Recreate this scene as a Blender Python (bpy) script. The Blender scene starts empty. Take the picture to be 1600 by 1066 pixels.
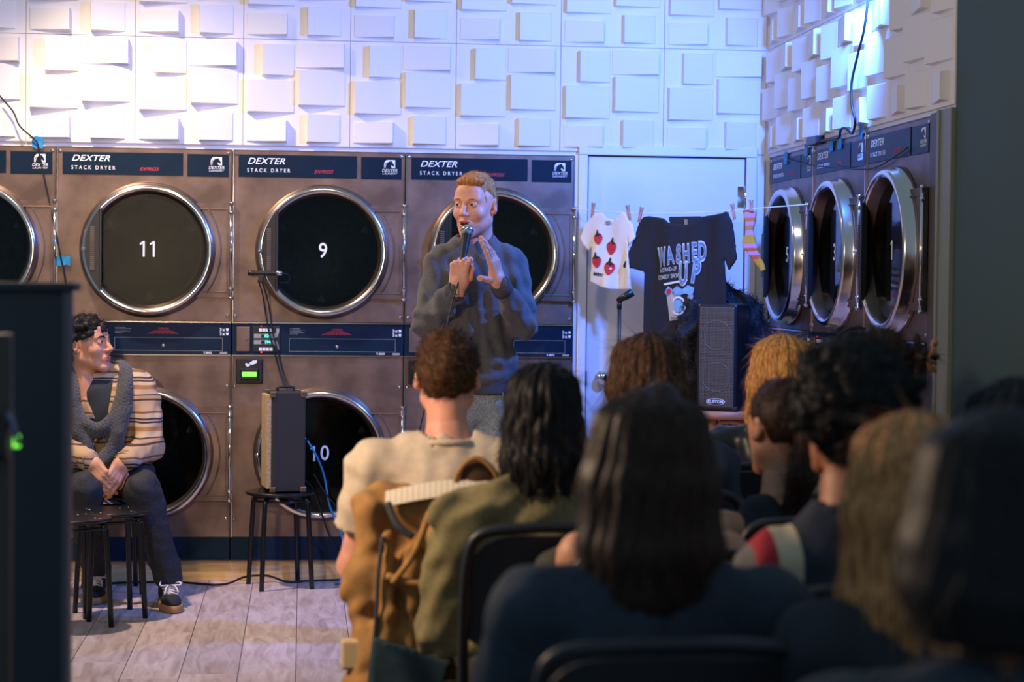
import bpy, bmesh, math, random
import numpy as np
from mathutils import Vector, Matrix, Euler

SC = bpy.context.scene
COL = SC.collection
PI = math.pi
rnd = random.Random(7)

# ------------------------------------------------------------------ camera
H_CAM = 1.4225
YAW, PIT, ROL = .1053, .0296, .011
fw = Vector((math.sin(YAW)*math.cos(PIT), math.cos(YAW)*math.cos(PIT), -math.sin(PIT)))
r0 = Vector((math.cos(YAW), -math.sin(YAW), 0)); u0 = r0.cross(fw)
rt = r0*math.cos(ROL)+u0*math.sin(ROL); up = u0*math.cos(ROL)-r0*math.sin(ROL)
cam_d = bpy.data.cameras.new('camera'); cam = bpy.data.objects.new('camera', cam_d); COL.objects.link(cam)
m = Matrix((rt, up, -fw)).transposed().to_4x4(); m.translation = (0, 0, H_CAM); cam.matrix_world = m
cam_d.lens = 3109.2/1600*36; cam_d.sensor_width = 36
cam_d.dof.use_dof = True; cam_d.dof.focus_distance = 8.1; cam_d.dof.aperture_fstop = 2.9
cam_d.clip_start = .05
SC.camera = cam

# ------------------------------------------------------------------ light and exposure
SC.view_settings.view_transform = 'Standard'; SC.view_settings.look = 'None'
SC.view_settings.gamma = 1; SC.view_settings.use_curve_mapping = False
SC.view_settings.exposure = 0.0
SC.cycles.use_denoising = True
SC.cycles.max_bounces = 8
SC.cycles.sample_clamp_indirect = 4
W = bpy.data.worlds.new('world'); SC.world = W; W.use_nodes = True
W.node_tree.nodes['Background'].inputs[0].default_value = (.40, .60, .82, 1)
W.node_tree.nodes['Background'].inputs[1].default_value = .40

def look(o, t):
    o.rotation_euler = (Vector(t)-o.location).to_track_quat('-Z', 'Y').to_euler()
def area(name, loc, tgt, size, power, color, spread=180):
    d = bpy.data.lights.new(name, 'AREA'); d.shape = 'DISK'; d.size = size; d.energy = power; d.color = color
    d.spread = math.radians(spread)
    o = bpy.data.objects.new(name, d); COL.objects.link(o); o.location = loc; look(o, tgt); return o
def spot(name, loc, tgt, angle, power, color, blend=.4, radius=.05):
    d = bpy.data.lights.new(name, 'SPOT'); d.spot_size = math.radians(angle); d.spot_blend = blend
    d.energy = power; d.color = color; d.shadow_soft_size = radius
    o = bpy.data.objects.new(name, d); COL.objects.link(o); o.location = loc; look(o, tgt); return o
WARM = (1, .70, .46)
key = bpy.data.lights.new('key_lamp', 'POINT'); key.energy = 145; key.color = WARM; key.shadow_soft_size = .14
ko = bpy.data.objects.new('key_lamp', key); COL.objects.link(ko); ko.location = (-1.0, 4.5, 1.74)
spot('wall_wash_lamp', (-1.3, 8.5, 3.35), (-.2, 8.8, 0), 106, 430, (1, .74, .55), 1, .06)
spot('blue_lamp', (2.12, 7.42, 2.62), (1.1, 9.2, 1.3), 118, 400, (.06, .215, 1), .6, .08)
spot('wall_fill', (.2, 5.6, 4.4), (.2, 9.43, 2.9), 80, 175, (1, .84, .68), .9, .3)  # added fill without a fixture in the room, warms the upper back wall

# ------------------------------------------------------------------ materials
def lin(c):
    r = []
    for v in c[:3]:
        v = v/255
        r.append(v/12.92 if v <= .04045 else ((v+.055)/1.055)**2.4)
    return tuple(r)
MATS = {}
def mat(name, c, rough=.6, metal=0, noise=None, bump=None, spec=.5, trans=0, emit=0, c2=None, sheen=0, stretch=(1, 1, 1), ior=1.45):
    if name in MATS: return MATS[name]
    m = bpy.data.materials.new(name); m.use_nodes = True; MATS[name] = m
    nt = m.node_tree; b = nt.nodes['Principled BSDF']; L = nt.links.new
    col = lin(c)
    b.inputs['Base Color'].default_value = (*col, 1)
    b.inputs['Roughness'].default_value = rough; b.inputs['Metallic'].default_value = metal
    b.inputs['Specular IOR Level'].default_value = spec; b.inputs['IOR'].default_value = ior
    b.inputs['Transmission Weight'].default_value = trans
    if sheen: b.inputs['Sheen Weight'].default_value = sheen
    if emit:
        b.inputs['Emission Color'].default_value = (*col, 1); b.inputs['Emission Strength'].default_value = emit
    if noise or bump:
        tc = nt.nodes.new('ShaderNodeTexCoord'); mp = nt.nodes.new('ShaderNodeMapping')
        mp.inputs['Scale'].default_value = stretch; L(tc.outputs['Object'], mp.inputs['Vector'])
    if noise:
        n = nt.nodes.new('ShaderNodeTexNoise'); n.inputs['Scale'].default_value = noise[0]; n.inputs['Detail'].default_value = 5
        L(mp.outputs['Vector'], n.inputs['Vector'])
        cr = nt.nodes.new('ShaderNodeValToRGB'); e = cr.color_ramp.elements
        a = noise[1]
        lo = lin(c2) if c2 else tuple(v*(1-a) for v in col)
        hi = col if c2 else tuple(min(1, v*(1+a)) for v in col)
        e[0].position = .35; e[1].position = .65
        e[0].color = (*lo, 1); e[1].color = (*hi, 1)
        L(n.outputs['Fac'], cr.inputs['Fac']); L(cr.outputs['Color'], b.inputs['Base Color'])
    if bump:
        n2 = nt.nodes.new('ShaderNodeTexNoise'); n2.inputs['Scale'].default_value = bump[0]; n2.inputs['Detail'].default_value = 3
        L(mp.outputs['Vector'], n2.inputs['Vector'])
        bp = nt.nodes.new('ShaderNodeBump'); bp.inputs['Strength'].default_value = bump[1]; bp.inputs['Distance'].default_value = .004
        L(n2.outputs['Fac'], bp.inputs['Height']); L(bp.outputs['Normal'], b.inputs['Normal'])
    return m
def band_mat(name, bands, period, axis=2, rough=.8, wob=.02, wscale=5, bump=None):
    """cloth with woven bands along one object axis; bands: list of (position 0..1, sRGB)"""
    m = bpy.data.materials.new(name); m.use_nodes = True; MATS[name] = m
    nt = m.node_tree; b = nt.nodes['Principled BSDF']; L = nt.links.new
    b.inputs['Roughness'].default_value = rough
    tc = nt.nodes.new('ShaderNodeTexCoord'); sx = nt.nodes.new('ShaderNodeSeparateXYZ'); L(tc.outputs['Object'], sx.inputs[0])
    n = nt.nodes.new('ShaderNodeTexNoise'); n.inputs['Scale'].default_value = wscale; L(tc.outputs['Object'], n.inputs['Vector'])
    ma = nt.nodes.new('ShaderNodeMath'); ma.operation = 'MULTIPLY_ADD'; ma.inputs[1].default_value = wob
    L(n.outputs['Fac'], ma.inputs[0]); L(sx.outputs[axis], ma.inputs[2])
    dv = nt.nodes.new('ShaderNodeMath'); dv.operation = 'DIVIDE'; dv.inputs[1].default_value = period; L(ma.outputs[0], dv.inputs[0])
    fr = nt.nodes.new('ShaderNodeMath'); fr.operation = 'FRACT'; L(dv.outputs[0], fr.inputs[0])
    cr = nt.nodes.new('ShaderNodeValToRGB'); cr.color_ramp.interpolation = 'CONSTANT'
    e = cr.color_ramp.elements
    e[0].position = 0; e[0].color = (*lin(bands[0][1]), 1); e.remove(e[1])
    for p, c in bands[1:]:
        q = e.new(p); q.color = (*lin(c), 1)
    L(fr.outputs[0], cr.inputs['Fac']); L(cr.outputs['Color'], b.inputs['Base Color'])
    if bump:
        w = nt.nodes.new('ShaderNodeTexWave'); w.inputs['Scale'].default_value = bump[0]; L(tc.outputs['Object'], w.inputs['Vector'])
        bp = nt.nodes.new('ShaderNodeBump'); bp.inputs['Strength'].default_value = bump[1]; bp.inputs['Distance'].default_value = .004
        L(w.outputs['Fac'], bp.inputs['Height']); L(bp.outputs['Normal'], b.inputs['Normal'])
    return m

M_wall = mat('white_wall_panel', (228, 222, 216), .55, bump=(60, .08))
M_paint = mat('white_paint', (226, 226, 230), .45, bump=(40, .06))
M_steel = mat('brushed_steel', (126, 108, 99), .48, 1, noise=(5.5, .30), bump=(26, .12), stretch=(1, 1, 1))
M_steel2 = mat('polished_steel', (205, 196, 188), .18, 1, noise=(3, .08))
M_chrome = mat('chrome', (215, 210, 205), .10, 1)
M_navy = mat('navy_label', (10, 33, 52), .42, noise=(9, .12), spec=.18)
M_white = mat('print_white', (232, 236, 240), .5)
M_red = mat('print_red', (206, 56, 66), .5)
M_grey = mat('print_grey', (150, 148, 144), .5)
M_blackpl = mat('black_plastic', (24, 25, 28), .38, noise=(30, .2))
M_rubber = mat('black_rubber', (20, 20, 21), .55)
M_gasket = mat('dark_gasket', (92, 76, 64), .30, .85)
M_glass = mat('door_glass', (150, 160, 160), .05, trans=1, ior=1.3, spec=.6)
M_dusty = mat('dusty_door_glass', (160, 170, 150), .20, trans=1, ior=1.3, spec=.6, bump=(160, .35))
M_drum = mat('drum_steel', (112, 114, 104), .5, .75, noise=(30, .4))
M_tan = mat('ply_curb', (222, 182, 124), .55, noise=(6, .16), stretch=(1, 8, 12))
M_black = mat('black_lacquer', (16, 17, 20), .28)
M_tape = mat('blue_tape', (30, 130, 185), .6, noise=(20, .25))
M_green = mat('lcd_green', (120, 240, 70), .5, emit=1.6)
M_cyan = mat('led_cyan', (60, 235, 205), .5, emit=1.8)
M_redled = mat('led_red', (255, 50, 30), .5, emit=1.5)
M_blueled = mat('led_blue', (40, 120, 255), .5, emit=3)
M_skin_f = mat('skin_fair', (226, 160, 134), .5, noise=(26, .10))
M_skin_m = mat('skin_olive', (198, 140, 106), .5, noise=(26, .10))
M_skin_d = mat('skin_tan', (176, 118, 86), .5, noise=(26, .10))
M_lip = mat('lip', (190, 96, 88), .45)
M_mouth = mat('mouth_dark', (52, 18, 16), .6)
M_eye = mat('eye_white', (226, 220, 214), .25)
M_iris = mat('iris', (62, 66, 66), .2)

# ------------------------------------------------------------------ mesh helpers
class MB:
    def __init__(s): s.v = []; s.f = []; s.m = []; s.sm = []
    def add(s, verts, faces, mi=0, smooth=False):
        o = len(s.v); s.v.extend([tuple(v) for v in verts])
        for f in faces:
            s.f.append(tuple(i+o for i in f)); s.m.append(mi); s.sm.append(smooth)
        return s
    def box(s, lo, hi, mi=0, M=None, ch=0):
        x0, y0, z0 = lo; x1, y1, z1 = hi
        if ch <= 0:
            v = [(x0, y0, z0), (x1, y0, z0), (x1, y1, z0), (x0, y1, z0), (x0, y0, z1), (x1, y0, z1), (x1, y1, z1), (x0, y1, z1)]
            f = [(0, 3, 2, 1), (4, 5, 6, 7), (0, 1, 5, 4), (1, 2, 6, 5), (2, 3, 7, 6), (3, 0, 4, 7)]
        else:
            bm = bmesh.new(); bmesh.ops.create_cube(bm, size=1)
            bmesh.ops.scale(bm, vec=(x1-x0, y1-y0, z1-z0), verts=bm.verts)
            bmesh.ops.translate(bm, vec=((x0+x1)/2, (y0+y1)/2, (z0+z1)/2), verts=bm.verts)
            bmesh.ops.bevel(bm, geom=list(bm.edges), offset=ch, segments=2, profile=.5, affect='EDGES')
            bm.verts.index_update()
            v = [tuple(q.co) for q in bm.verts]; f = [tuple(q.index for q in p.verts) for p in bm.faces]; bm.free()
        if M is not None: v = [tuple(M @ Vector(p)) for p in v]
        return s.add(v, f, mi)
    def tube(s, pts, r, n=8, mi=0, caps=True, smooth=True):
        pts = [Vector(p) for p in pts]; k = len(pts)
        rs = r if isinstance(r, (list, tuple)) else [r]*k
        v = []; f = []; ref = None
        for i, p in enumerate(pts):
            t = (pts[min(i+1, k-1)]-pts[max(i-1, 0)])
            if t.length < 1e-9: t = Vector((0, 0, 1))
            t.normalize()
            if ref is None:
                ref = t.orthogonal().normalized()
            else:
                ref = (ref-t*ref.dot(t))
                ref = ref.normalized() if ref.length > 1e-6 else t.orthogonal().normalized()
            b = t.cross(ref)
            for j in range(n):
                a = 2*PI*j/n; v.append(p+(ref*math.cos(a)+b*math.sin(a))*rs[i])
        for i in range(k-1):
            for j in range(n):
                f.append((i*n+j, i*n+(j+1) % n, (i+1)*n+(j+1) % n, (i+1)*n+j))
        s.add(v, f, mi, smooth)
        if caps:
            s.add(v[:n], [tuple(reversed(range(n)))], mi); s.add(v[-n:], [tuple(range(n))], mi)
        return s
    def lathe(s, prof, c=(0, 0, 0), axis='y', n=48, mi=0, smooth=True, a0=0, a1=2*PI):
        """prof: list of (radius, height along axis)"""
        full = abs(a1-a0-2*PI) < 1e-6; nn = n if full else n+1
        v = []; f = []
        for (r, h) in prof:
            for j in range(nn):
                a = a0+(a1-a0)*j/n; x = r*math.cos(a); z = r*math.sin(a)
                if axis == 'y': v.append((c[0]+x, c[1]+h, c[2]+z))
                elif axis == 'z': v.append((c[0]+x, c[1]+z, c[2]+h))
                else: v.append((c[0]+h, c[1]+x, c[2]+z))
        for i in range(len(prof)-1):
            for j in range(n):
                k = (j+1) % nn
                f.append((i*nn+j, i*nn+k, (i+1)*nn+k, (i+1)*nn+j))
        return s.add(v, f, mi, smooth)
    def disc(s, r, c, axis='y', n=40, mi=0, h=None):
        pr = [(1e-5, -h/2), (r, -h/2), (r, h/2), (1e-5, h/2)] if h else [(1e-5, 0), (r, 0)]
        return s.lathe(pr, c, axis, n, mi, False)
    def ball(s, c, r, n=12, mi=0, sc=(1, 1, 1)):
        v = []; f = []; m2 = max(4, n//2)
        for i in range(m2+1):
            th = PI*i/m2
            for j in range(n):
                a = 2*PI*j/n
                v.append((c[0]+r*sc[0]*math.sin(th)*math.cos(a), c[1]+r*sc[1]*math.sin(th)*math.sin(a), c[2]+r*sc[2]*math.cos(th)))
        for i in range(m2):
            for j in range(n): f.append((i*n+j, (i+1)*n+j, (i+1)*n+(j+1) % n, i*n+(j+1) % n))
        return s.add(v, f, mi, True)
    def prism(s, poly, y0, y1, mi=0, M=None):
        """polygon in x,z extruded along y"""
        n = len(poly); v = [(p[0], y0, p[1]) for p in poly]+[(p[0], y1, p[1]) for p in poly]
        f = [tuple(range(n)), tuple(reversed(range(n, 2*n)))]+[(i, i+n, (i+1) % n+n, (i+1) % n) for i in range(n)]
        if M is not None: v = [tuple(M @ Vector(p)) for p in v]
        return s.add(v, f, mi)
    def mesh(s, name, mats):
        me = bpy.data.meshes.new(name); me.from_pydata(s.v, [], s.f)
        for x in (mats if isinstance(mats, (list, tuple)) else [mats]): me.materials.append(x)
        me.polygons.foreach_set('material_index', s.m); me.polygons.foreach_set('use_smooth', s.sm)
        bm = bmesh.new(); bm.from_mesh(me)
        bmesh.ops.remove_doubles(bm, verts=bm.verts, dist=1e-6)
        bmesh.ops.recalc_face_normals(bm, faces=bm.faces); bm.to_mesh(me); bm.free()
        me.update(); return me
    def obj(s, name, mats, parent=None, loc=(0, 0, 0), rot=(0, 0, 0)):
        return link(name, s.mesh(name, mats), parent, loc, rot)
def link(name, data, parent=None, loc=(0, 0, 0), rot=(0, 0, 0)):
    o = bpy.data.objects.new(name, data); COL.objects.link(o); o.parent = parent; o.location = loc; o.rotation_euler = rot
    return o
def tag(o, label=None, cat=None, group=None, kind=None):
    if label: o['label'] = label
    if cat: o['category'] = cat
    if group: o['group'] = group
    if kind: o['kind'] = kind
    return o
def thing(name, label, cat, loc=(0, 0, 0), rz=0, group=None):
    return tag(link(name, None, None, loc, (0, 0, rz)), label, cat, group)
def copy_tree(o, parent=None):
    c = o.copy(); COL.objects.link(c); c.parent = parent
    for ch in [q for q in KIDS.get(o.name, [])]: copy_tree(ch, c)
    return c
KIDS = {}
def kids_update():
    KIDS.clear()
    for o in bpy.data.objects:
        if o.parent: KIDS.setdefault(o.parent.name, []).append(o)

TXT = {}
def text_mesh(body, size=1, shear=0, space=1, offset=0, extrude=0, align='CENTER', sx=1, material=None):
    key = (body, size, shear, space, offset, extrude, align, sx, material.name if material else '')
    if key in TXT: return TXT[key]
    cu = bpy.data.curves.new('lettering', 'FONT'); cu.body = body; cu.size = size; cu.shear = shear
    cu.space_character = space; cu.offset = offset; cu.extrude = extrude; cu.align_x = align; cu.align_y = 'CENTER'
    cu.resolution_u = 4
    o = bpy.data.objects.new('lettering_tmp', cu); COL.objects.link(o)
    bpy.context.view_layer.update()
    me = bpy.data.meshes.new_from_object(o.evaluated_get(bpy.context.evaluated_depsgraph_get()))
    bpy.data.objects.remove(o); bpy.data.curves.remove(cu)
    me.transform(Matrix.Rotation(PI/2, 4, 'X') @ Matrix.Diagonal((sx, 1, 1, 1)))
    me.materials.clear()
    if material: me.materials.append(material)
    me.name = 'lettering'; TXT[key] = me
    return me
def smooth_path(pts, n=8):
    """Catmull-Rom through pts"""
    P = [Vector(p) for p in pts]; P = [P[0]*2-P[1]]+P+[P[-1]*2-P[-2]]; out = []
    for i in range(1, len(P)-2):
        a, b, c, d = P[i-1:i+3]
        for k in range(n):
            t = k/n
            out.append(.5*((2*b)+(c-a)*t+(2*a-5*b+4*c-d)*t*t+(3*b-a-3*c+d)*t**3))
    out.append(P[-2]); return out

# ------------------------------------------------------------------ implicit surfaces (smooth blends, then surface nets)
class Field:
    def __init__(s, lo, hi, h):
        s.h = h; s.lo = np.array(lo, np.float32)
        s.n = [max(4, int(math.ceil((hi[i]-lo[i])/h))+1) for i in range(3)]
        s.ax = [(lo[i]+h*np.arange(s.n[i])).astype(np.float32) for i in range(3)]
        s.v = np.full(s.n, 9., np.float32)
    def _sl(s, lo, hi):
        r = []
        for i in range(3):
            a = int(np.floor((lo[i]-s.lo[i])/s.h)); b = int(np.ceil((hi[i]-s.lo[i])/s.h))+1
            a = max(0, a); b = min(s.n[i], b)
            if b <= a: return None
            r.append(slice(a, b))
        return tuple(r)
    def _g(s, sl):
        return s.ax[0][sl[0]][:, None, None], s.ax[1][sl[1]][None, :, None], s.ax[2][sl[2]][None, None, :]
    def _put(s, sl, d, k, op):
        a = s.v[sl]
        if op == 'sub': d = -d
        if k > 0:
            hh = np.maximum(k-np.abs(a-d), 0)/k
            q = hh*hh*k*.25
            s.v[sl] = np.minimum(a, d)-q if op == 'add' else np.maximum(a, d)+q
        else:
            s.v[sl] = np.minimum(a, d) if op == 'add' else np.maximum(a, d)
    def cone(s, a, b, ra, rb=None, k=.02, op='add'):
        rb = ra if rb is None else rb
        a = np.array(a, np.float32); b = np.array(b, np.float32); R = max(ra, rb)+k+3*s.h
        sl = s._sl(np.minimum(a, b)-R, np.maximum(a, b)+R)
        if sl is None: return s
        X, Y, Z = s._g(sl); ab = b-a; L = float(ab@ab)+1e-12
        px, py, pz = X-a[0], Y-a[1], Z-a[2]
        t = np.clip((px*ab[0]+py*ab[1]+pz*ab[2])/L, 0, 1)
        d = np.sqrt((px-t*ab[0])**2+(py-t*ab[1])**2+(pz-t*ab[2])**2)-(ra+(rb-ra)*t)
        s._put(sl, d, k, op); return s
    def chain(s, pts, rs, k=.02, op='add'):
        for i in range(len(pts)-1): s.cone(pts[i], pts[i+1], rs[i], rs[i+1], k, op)
        return s
    def ell(s, c, r, k=.02, op='add', R=None):
        c = np.array(c, np.float32); r = np.array(r, np.float32); q = max(r)+k+3*s.h
        if R is None: ext = r+k+3*s.h
        else: ext = np.array([q, q, q])
        sl = s._sl(c-ext, c+ext)
        if sl is None: return s
        X, Y, Z = s._g(sl); x, y, z = X-c[0], Y-c[1], Z-c[2]
        if R is not None:
            R = np.array(R.to_3x3().transposed(), np.float32)
            x, y, z = R[0, 0]*x+R[0, 1]*y+R[0, 2]*z, R[1, 0]*x+R[1, 1]*y+R[1, 2]*z, R[2, 0]*x+R[2, 1]*y+R[2, 2]*z
        k0 = np.sqrt((x/r[0])**2+(y/r[1])**2+(z/r[2])**2)
        k1 = np.sqrt((x/r[0]**2)**2+(y/r[1]**2)**2+(z/r[2]**2)**2)+1e-9
        s._put(sl, k0*(k0-1)/k1, k, op); return s
    def box(s, c, hf, rad=.01, k=.01, op='add', R=None):
        c = np.array(c, np.float32); q = float(np.linalg.norm(hf))+k+3*s.h
        sl = s._sl(c-q, c+q)
        if sl is None: return s
        X, Y, Z = s._g(sl); x, y, z = X-c[0], Y-c[1], Z-c[2]
        if R is not None:
            R = np.array(R.to_3x3().transposed(), np.float32)
            x, y, z = R[0, 0]*x+R[0, 1]*y+R[0, 2]*z, R[1, 0]*x+R[1, 1]*y+R[1, 2]*z, R[2, 0]*x+R[2, 1]*y+R[2, 2]*z
        dx, dy, dz = np.abs(x)-hf[0]+rad, np.abs(y)-hf[1]+rad, np.abs(z)-hf[2]+rad
        d = np.sqrt(np.maximum(dx, 0)**2+np.maximum(dy, 0)**2+np.maximum(dz, 0)**2)+np.minimum(np.maximum(dx, np.maximum(dy, dz)), 0)-rad
        s._put(sl, d, k, op); return s
    def cut(s, fn):
        X, Y, Z = s._g((slice(None),)*3); s.v = np.maximum(s.v, fn(X, Y, Z)).astype(np.float32); return s
    def disp(s, fn):
        X, Y, Z = s._g((slice(None),)*3); s.v = (s.v+fn(X, Y, Z)).astype(np.float32); return s
    def raw(s, M=None):
        v = s.v; v = np.pad(v, 1, constant_values=1.0); ins = v < 0
        n = [q-1 for q in v.shape]
        acc = np.zeros((*n, 3), np.float32); cnt = np.zeros(n, np.float32)
        sh = [slice(0, -1), slice(1, None)]
        for ax in range(3):
            o1, o2 = [q for q in range(3) if q != ax]
            for i in (0, 1):
                for j in (0, 1):
                    A = [None]*3; B = [None]*3; A[ax] = sh[0]; B[ax] = sh[1]
                    A[o1] = B[o1] = sh[i]; A[o2] = B[o2] = sh[j]
                    va = v[tuple(A)]; vb = v[tuple(B)]; ch = (va < 0) != (vb < 0)
                    t = np.where(ch, va/np.where(ch, va-vb, 1), 0)
                    acc[..., ax] += np.where(ch, t, 0); acc[..., o1] += np.where(ch, i, 0); acc[..., o2] += np.where(ch, j, 0); cnt += ch
        act = cnt > 0; idx = np.full(n, -1, np.int64); idx[act] = np.arange(int(act.sum()))
        ijk = np.argwhere(act).astype(np.float32)
        co = (ijk-1+acc[act]/cnt[act][:, None])*s.h+s.lo
        F = []
        for ax in range(3):
            o1, o2 = [(1, 2), (2, 0), (0, 1)][ax]
            A = [slice(1, -1)]*3; A[ax] = slice(0, -1); B = list(A); B[ax] = slice(1, None)
            a = ins[tuple(A)]; b = ins[tuple(B)]
            e = np.argwhere(a != b)
            if not len(e): continue
            fl = a[tuple(e.T)]; e = e.copy()
            off = np.array([1, 1, 1]); off[ax] = 0; e += off
            d1 = np.zeros(3, int); d1[o1] = 1; d2 = np.zeros(3, int); d2[o2] = 1
            q = [idx[tuple((e-d1-d2).T)], idx[tuple((e-d2).T)], idx[tuple(e.T)], idx[tuple((e-d1).T)]]
            Q = np.stack(q, 1); Q[~fl] = Q[~fl][:, ::-1]
            F.append(Q)
        F = np.concatenate(F) if F else np.zeros((0, 4), int)
        if M is not None:
            Mn = np.array(M, np.float32); co = co@Mn[:3, :3].T+Mn[:3, 3]
        return co, F
def joined(name, pieces, mats, region=None, tris=None):
    """pieces: list of (co, faces, material index) -> one smooth mesh"""
    V = []; F = []; MI = []; o = 0
    for co, f, mi in pieces:
        V.append(co); F.append(f+o); MI.append(np.full(len(f), mi)); o += len(co)
    V = np.concatenate(V); F = np.concatenate(F); MI = np.concatenate(MI)
    me = bpy.data.meshes.new(name)
    me.vertices.add(len(V)); me.vertices.foreach_set('co', V.astype(np.float32).ravel())
    me.loops.add(F.size); me.loops.foreach_set('vertex_index', F.ravel().astype(np.int32))
    me.polygons.add(len(F)); me.polygons.foreach_set('loop_start', (np.arange(len(F))*F.shape[1]).astype(np.int32))
    if region is not None:
        MI = region(V[F].mean(1), MI)
    for x in (mats if isinstance(mats, (list, tuple)) else [mats]): me.materials.append(x)
    me.update(calc_edges=True)
    me.polygons.foreach_set('material_index', MI.astype(np.int32)); me.polygons.foreach_set('use_smooth', np.ones(len(F), bool))
    me.update(); return me
def field_obj(name, fld, mats, parent=None, M=None, region=None, extra=()):
    co, F = fld.raw(M)
    return link(name, joined(name, [(co, F, 0)]+list(extra), mats, region), parent)
def wob(seed, amp, freq, n=5, an=(1, 1, 1)):
    g = np.random.default_rng(seed); K = g.normal(size=(n, 3))*np.array(an); K /= np.linalg.norm(K, axis=1)[:, None]+1e-9
    K = K*np.array(an)*freq*g.uniform(.6, 1.6, (n, 1)); ph = g.uniform(0, 6.28, n)
    def fn(X, Y, Z):
        t = 0
        for i in range(n):
            t = t+np.sin(K[i, 0]*X+K[i, 1]*Y+K[i, 2]*Z+ph[i]+(.9*np.sin(K[i-1, 2]*X*.6+K[i-1, 0]*Z*.6+ph[i-1]) if i else 0))
        return (amp*t/math.sqrt(n)).astype(np.float32)
    return fn
def mnormals(co, F):
    n = np.zeros_like(co); a = co[F[:, 2]]-co[F[:, 0]]; b = co[F[:, 3]]-co[F[:, 1]]; c = np.cross(a, b)
    for i in range(4): np.add.at(n, F[:, i], c)
    return n/(np.linalg.norm(n, axis=1)[:, None]+1e-9)
def strands(co, nrm, count, length, width, flow, seed=0, lift=.35, curl=0, steps=4, jit=.3, keep=None):
    """short hair ribbons rooted on a surface; flow(points)->direction"""
    g = np.random.default_rng(seed); ok = np.arange(len(co))
    if keep is not None: ok = ok[keep(co)]
    i = ok[g.integers(0, len(ok), count)]
    p = co[i]+g.normal(size=(count, 3))*.002-nrm[i]*.002; n = nrm[i]
    L = length*g.uniform(.5, 1.25, (count, 1)); d = flow(p); d = d-n*(d*n).sum(1)[:, None]*.8
    d = d+n*lift+g.normal(size=(count, 3))*jit; d /= np.linalg.norm(d, axis=1)[:, None]+1e-9
    side = np.cross(d, n)+g.normal(size=(count, 3))*.3; side /= np.linalg.norm(side, axis=1)[:, None]+1e-9
    ph = g.uniform(0, 6.28, (count, 1)); V = []
    up2 = np.cross(side, d)
    for k in range(steps+1):
        t = k/steps; q = p+d*L*t-n*L*lift*.5*t*t
        if curl: q = q+(side*np.sin(ph+t*9)+up2*(np.cos(ph+t*9)-np.cos(ph)))*curl
        w = width*(1-.85*t); V.append(q-side*w/2); V.append(q+side*w/2)
    V = np.stack(V, 1); m2 = 2*(steps+1); F = []
    base = (np.arange(count)*m2)[:, None]
    for k in range(steps): F.append(base+np.array([[2*k, 2*k+1, 2*k+3, 2*k+2]]))
    return V.reshape(-1, 3).astype(np.float32), np.concatenate(F)
# ------------------------------------------------------------------ the room
D = 9.43            # plane of the dryer fronts on the back wall
XR = 2.214          # plane of the dryer fronts on the right wall
CURB = .0942
def wood_plank_mat():
    m = bpy.data.materials.new('oak_laminate'); m.use_nodes = True; nt = m.node_tree; b = nt.nodes['Principled BSDF']; L = nt.links.new
    tc = nt.nodes.new('ShaderNodeTexCoord'); oi = nt.nodes.new('ShaderNodeObjectInfo')
    ad = nt.nodes.new('ShaderNodeVectorMath'); ad.operation = 'ADD'
    sc = nt.nodes.new('ShaderNodeVectorMath'); sc.operation = 'SCALE'; sc.inputs['Scale'].default_value = 37
    cb = nt.nodes.new('ShaderNodeCombineXYZ'); L(oi.outputs['Random'], cb.inputs[0]); L(oi.outputs['Random'], cb.inputs[1]); L(cb.outputs[0], sc.inputs[0])
    L(tc.outputs['Object'], ad.inputs[0]); L(sc.outputs[0], ad.inputs[1])
    mp = nt.nodes.new('ShaderNodeMapping'); mp.inputs['Scale'].default_value = (15, 2.2, 1); L(ad.outputs[0], mp.inputs[0])
    n = nt.nodes.new('ShaderNodeTexNoise'); n.inputs['Scale'].default_value = 1.6; n.inputs['Detail'].default_value = 7; n.inputs['Distortion'].default_value = 1.1
    L(mp.outputs[0], n.inputs['Vector'])
    cr = nt.nodes.new('ShaderNodeValToRGB'); e = cr.color_ramp.elements
    e[0].position = .3; e[0].color = (*lin((160, 140, 136)), 1); e[1].position = .62; e[1].color = (*lin((196, 180, 178)), 1)
    q = e.new(.47); q.color = (*lin((182, 164, 160)), 1)
    L(n.outputs['Fac'], cr.inputs['Fac'])
    hs = nt.nodes.new('ShaderNodeHueSaturation'); L(cr.outputs['Color'], hs.inputs['Color'])
    mr = nt.nodes.new('ShaderNodeMapRange'); mr.inputs['To Min'].default_value = .86; mr.inputs['To Max'].default_value = 1.1
    L(oi.outputs['Random'], mr.inputs['Value']); L(mr.outputs[0], hs.inputs['Value']); L(hs.outputs['Color'], b.inputs['Base Color'])
    b.inputs['Roughness'].default_value = .42
    return m
M_plank = wood_plank_mat()
M_gap = mat('floor_gap', (60, 46, 40), .8)
M_frame = mat('grey_green_casing', (122, 126, 112), .5)
M_pillar = mat('dark_green_wall', (60, 78, 70), .7, bump=(50, .1))

floor = tag(MB().box((-2.6, .3, -.05), (4.2, 9.47, -.004)).obj('floor', M_gap), kind='structure')
plank_me = {}
def plank(x, y0, y1):
    key = round(y1-y0, 3)
    if key not in plank_me:
        plank_me[key] = MB().box((-.1025, -key/2+.0012, -.008), (.1025, key/2-.0012, 0), ch=.0012).mesh('plank', M_plank)
    link('plank', plank_me[key], floor, (x, (y0+y1)/2, 0))
for i in range(-9, 12):
    x = -.012+.2073*(i+.5); y = 9.46-[.30, .52, .84, .18, .63, .42, .75][i % 7]; y1 = 9.46
    while y1 > 5.2:
        plank(x, max(y, 5.2), y1)
        y1 = y; y -= [.92, .78, .92][(i*5+int(y*10)) % 3]

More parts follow.
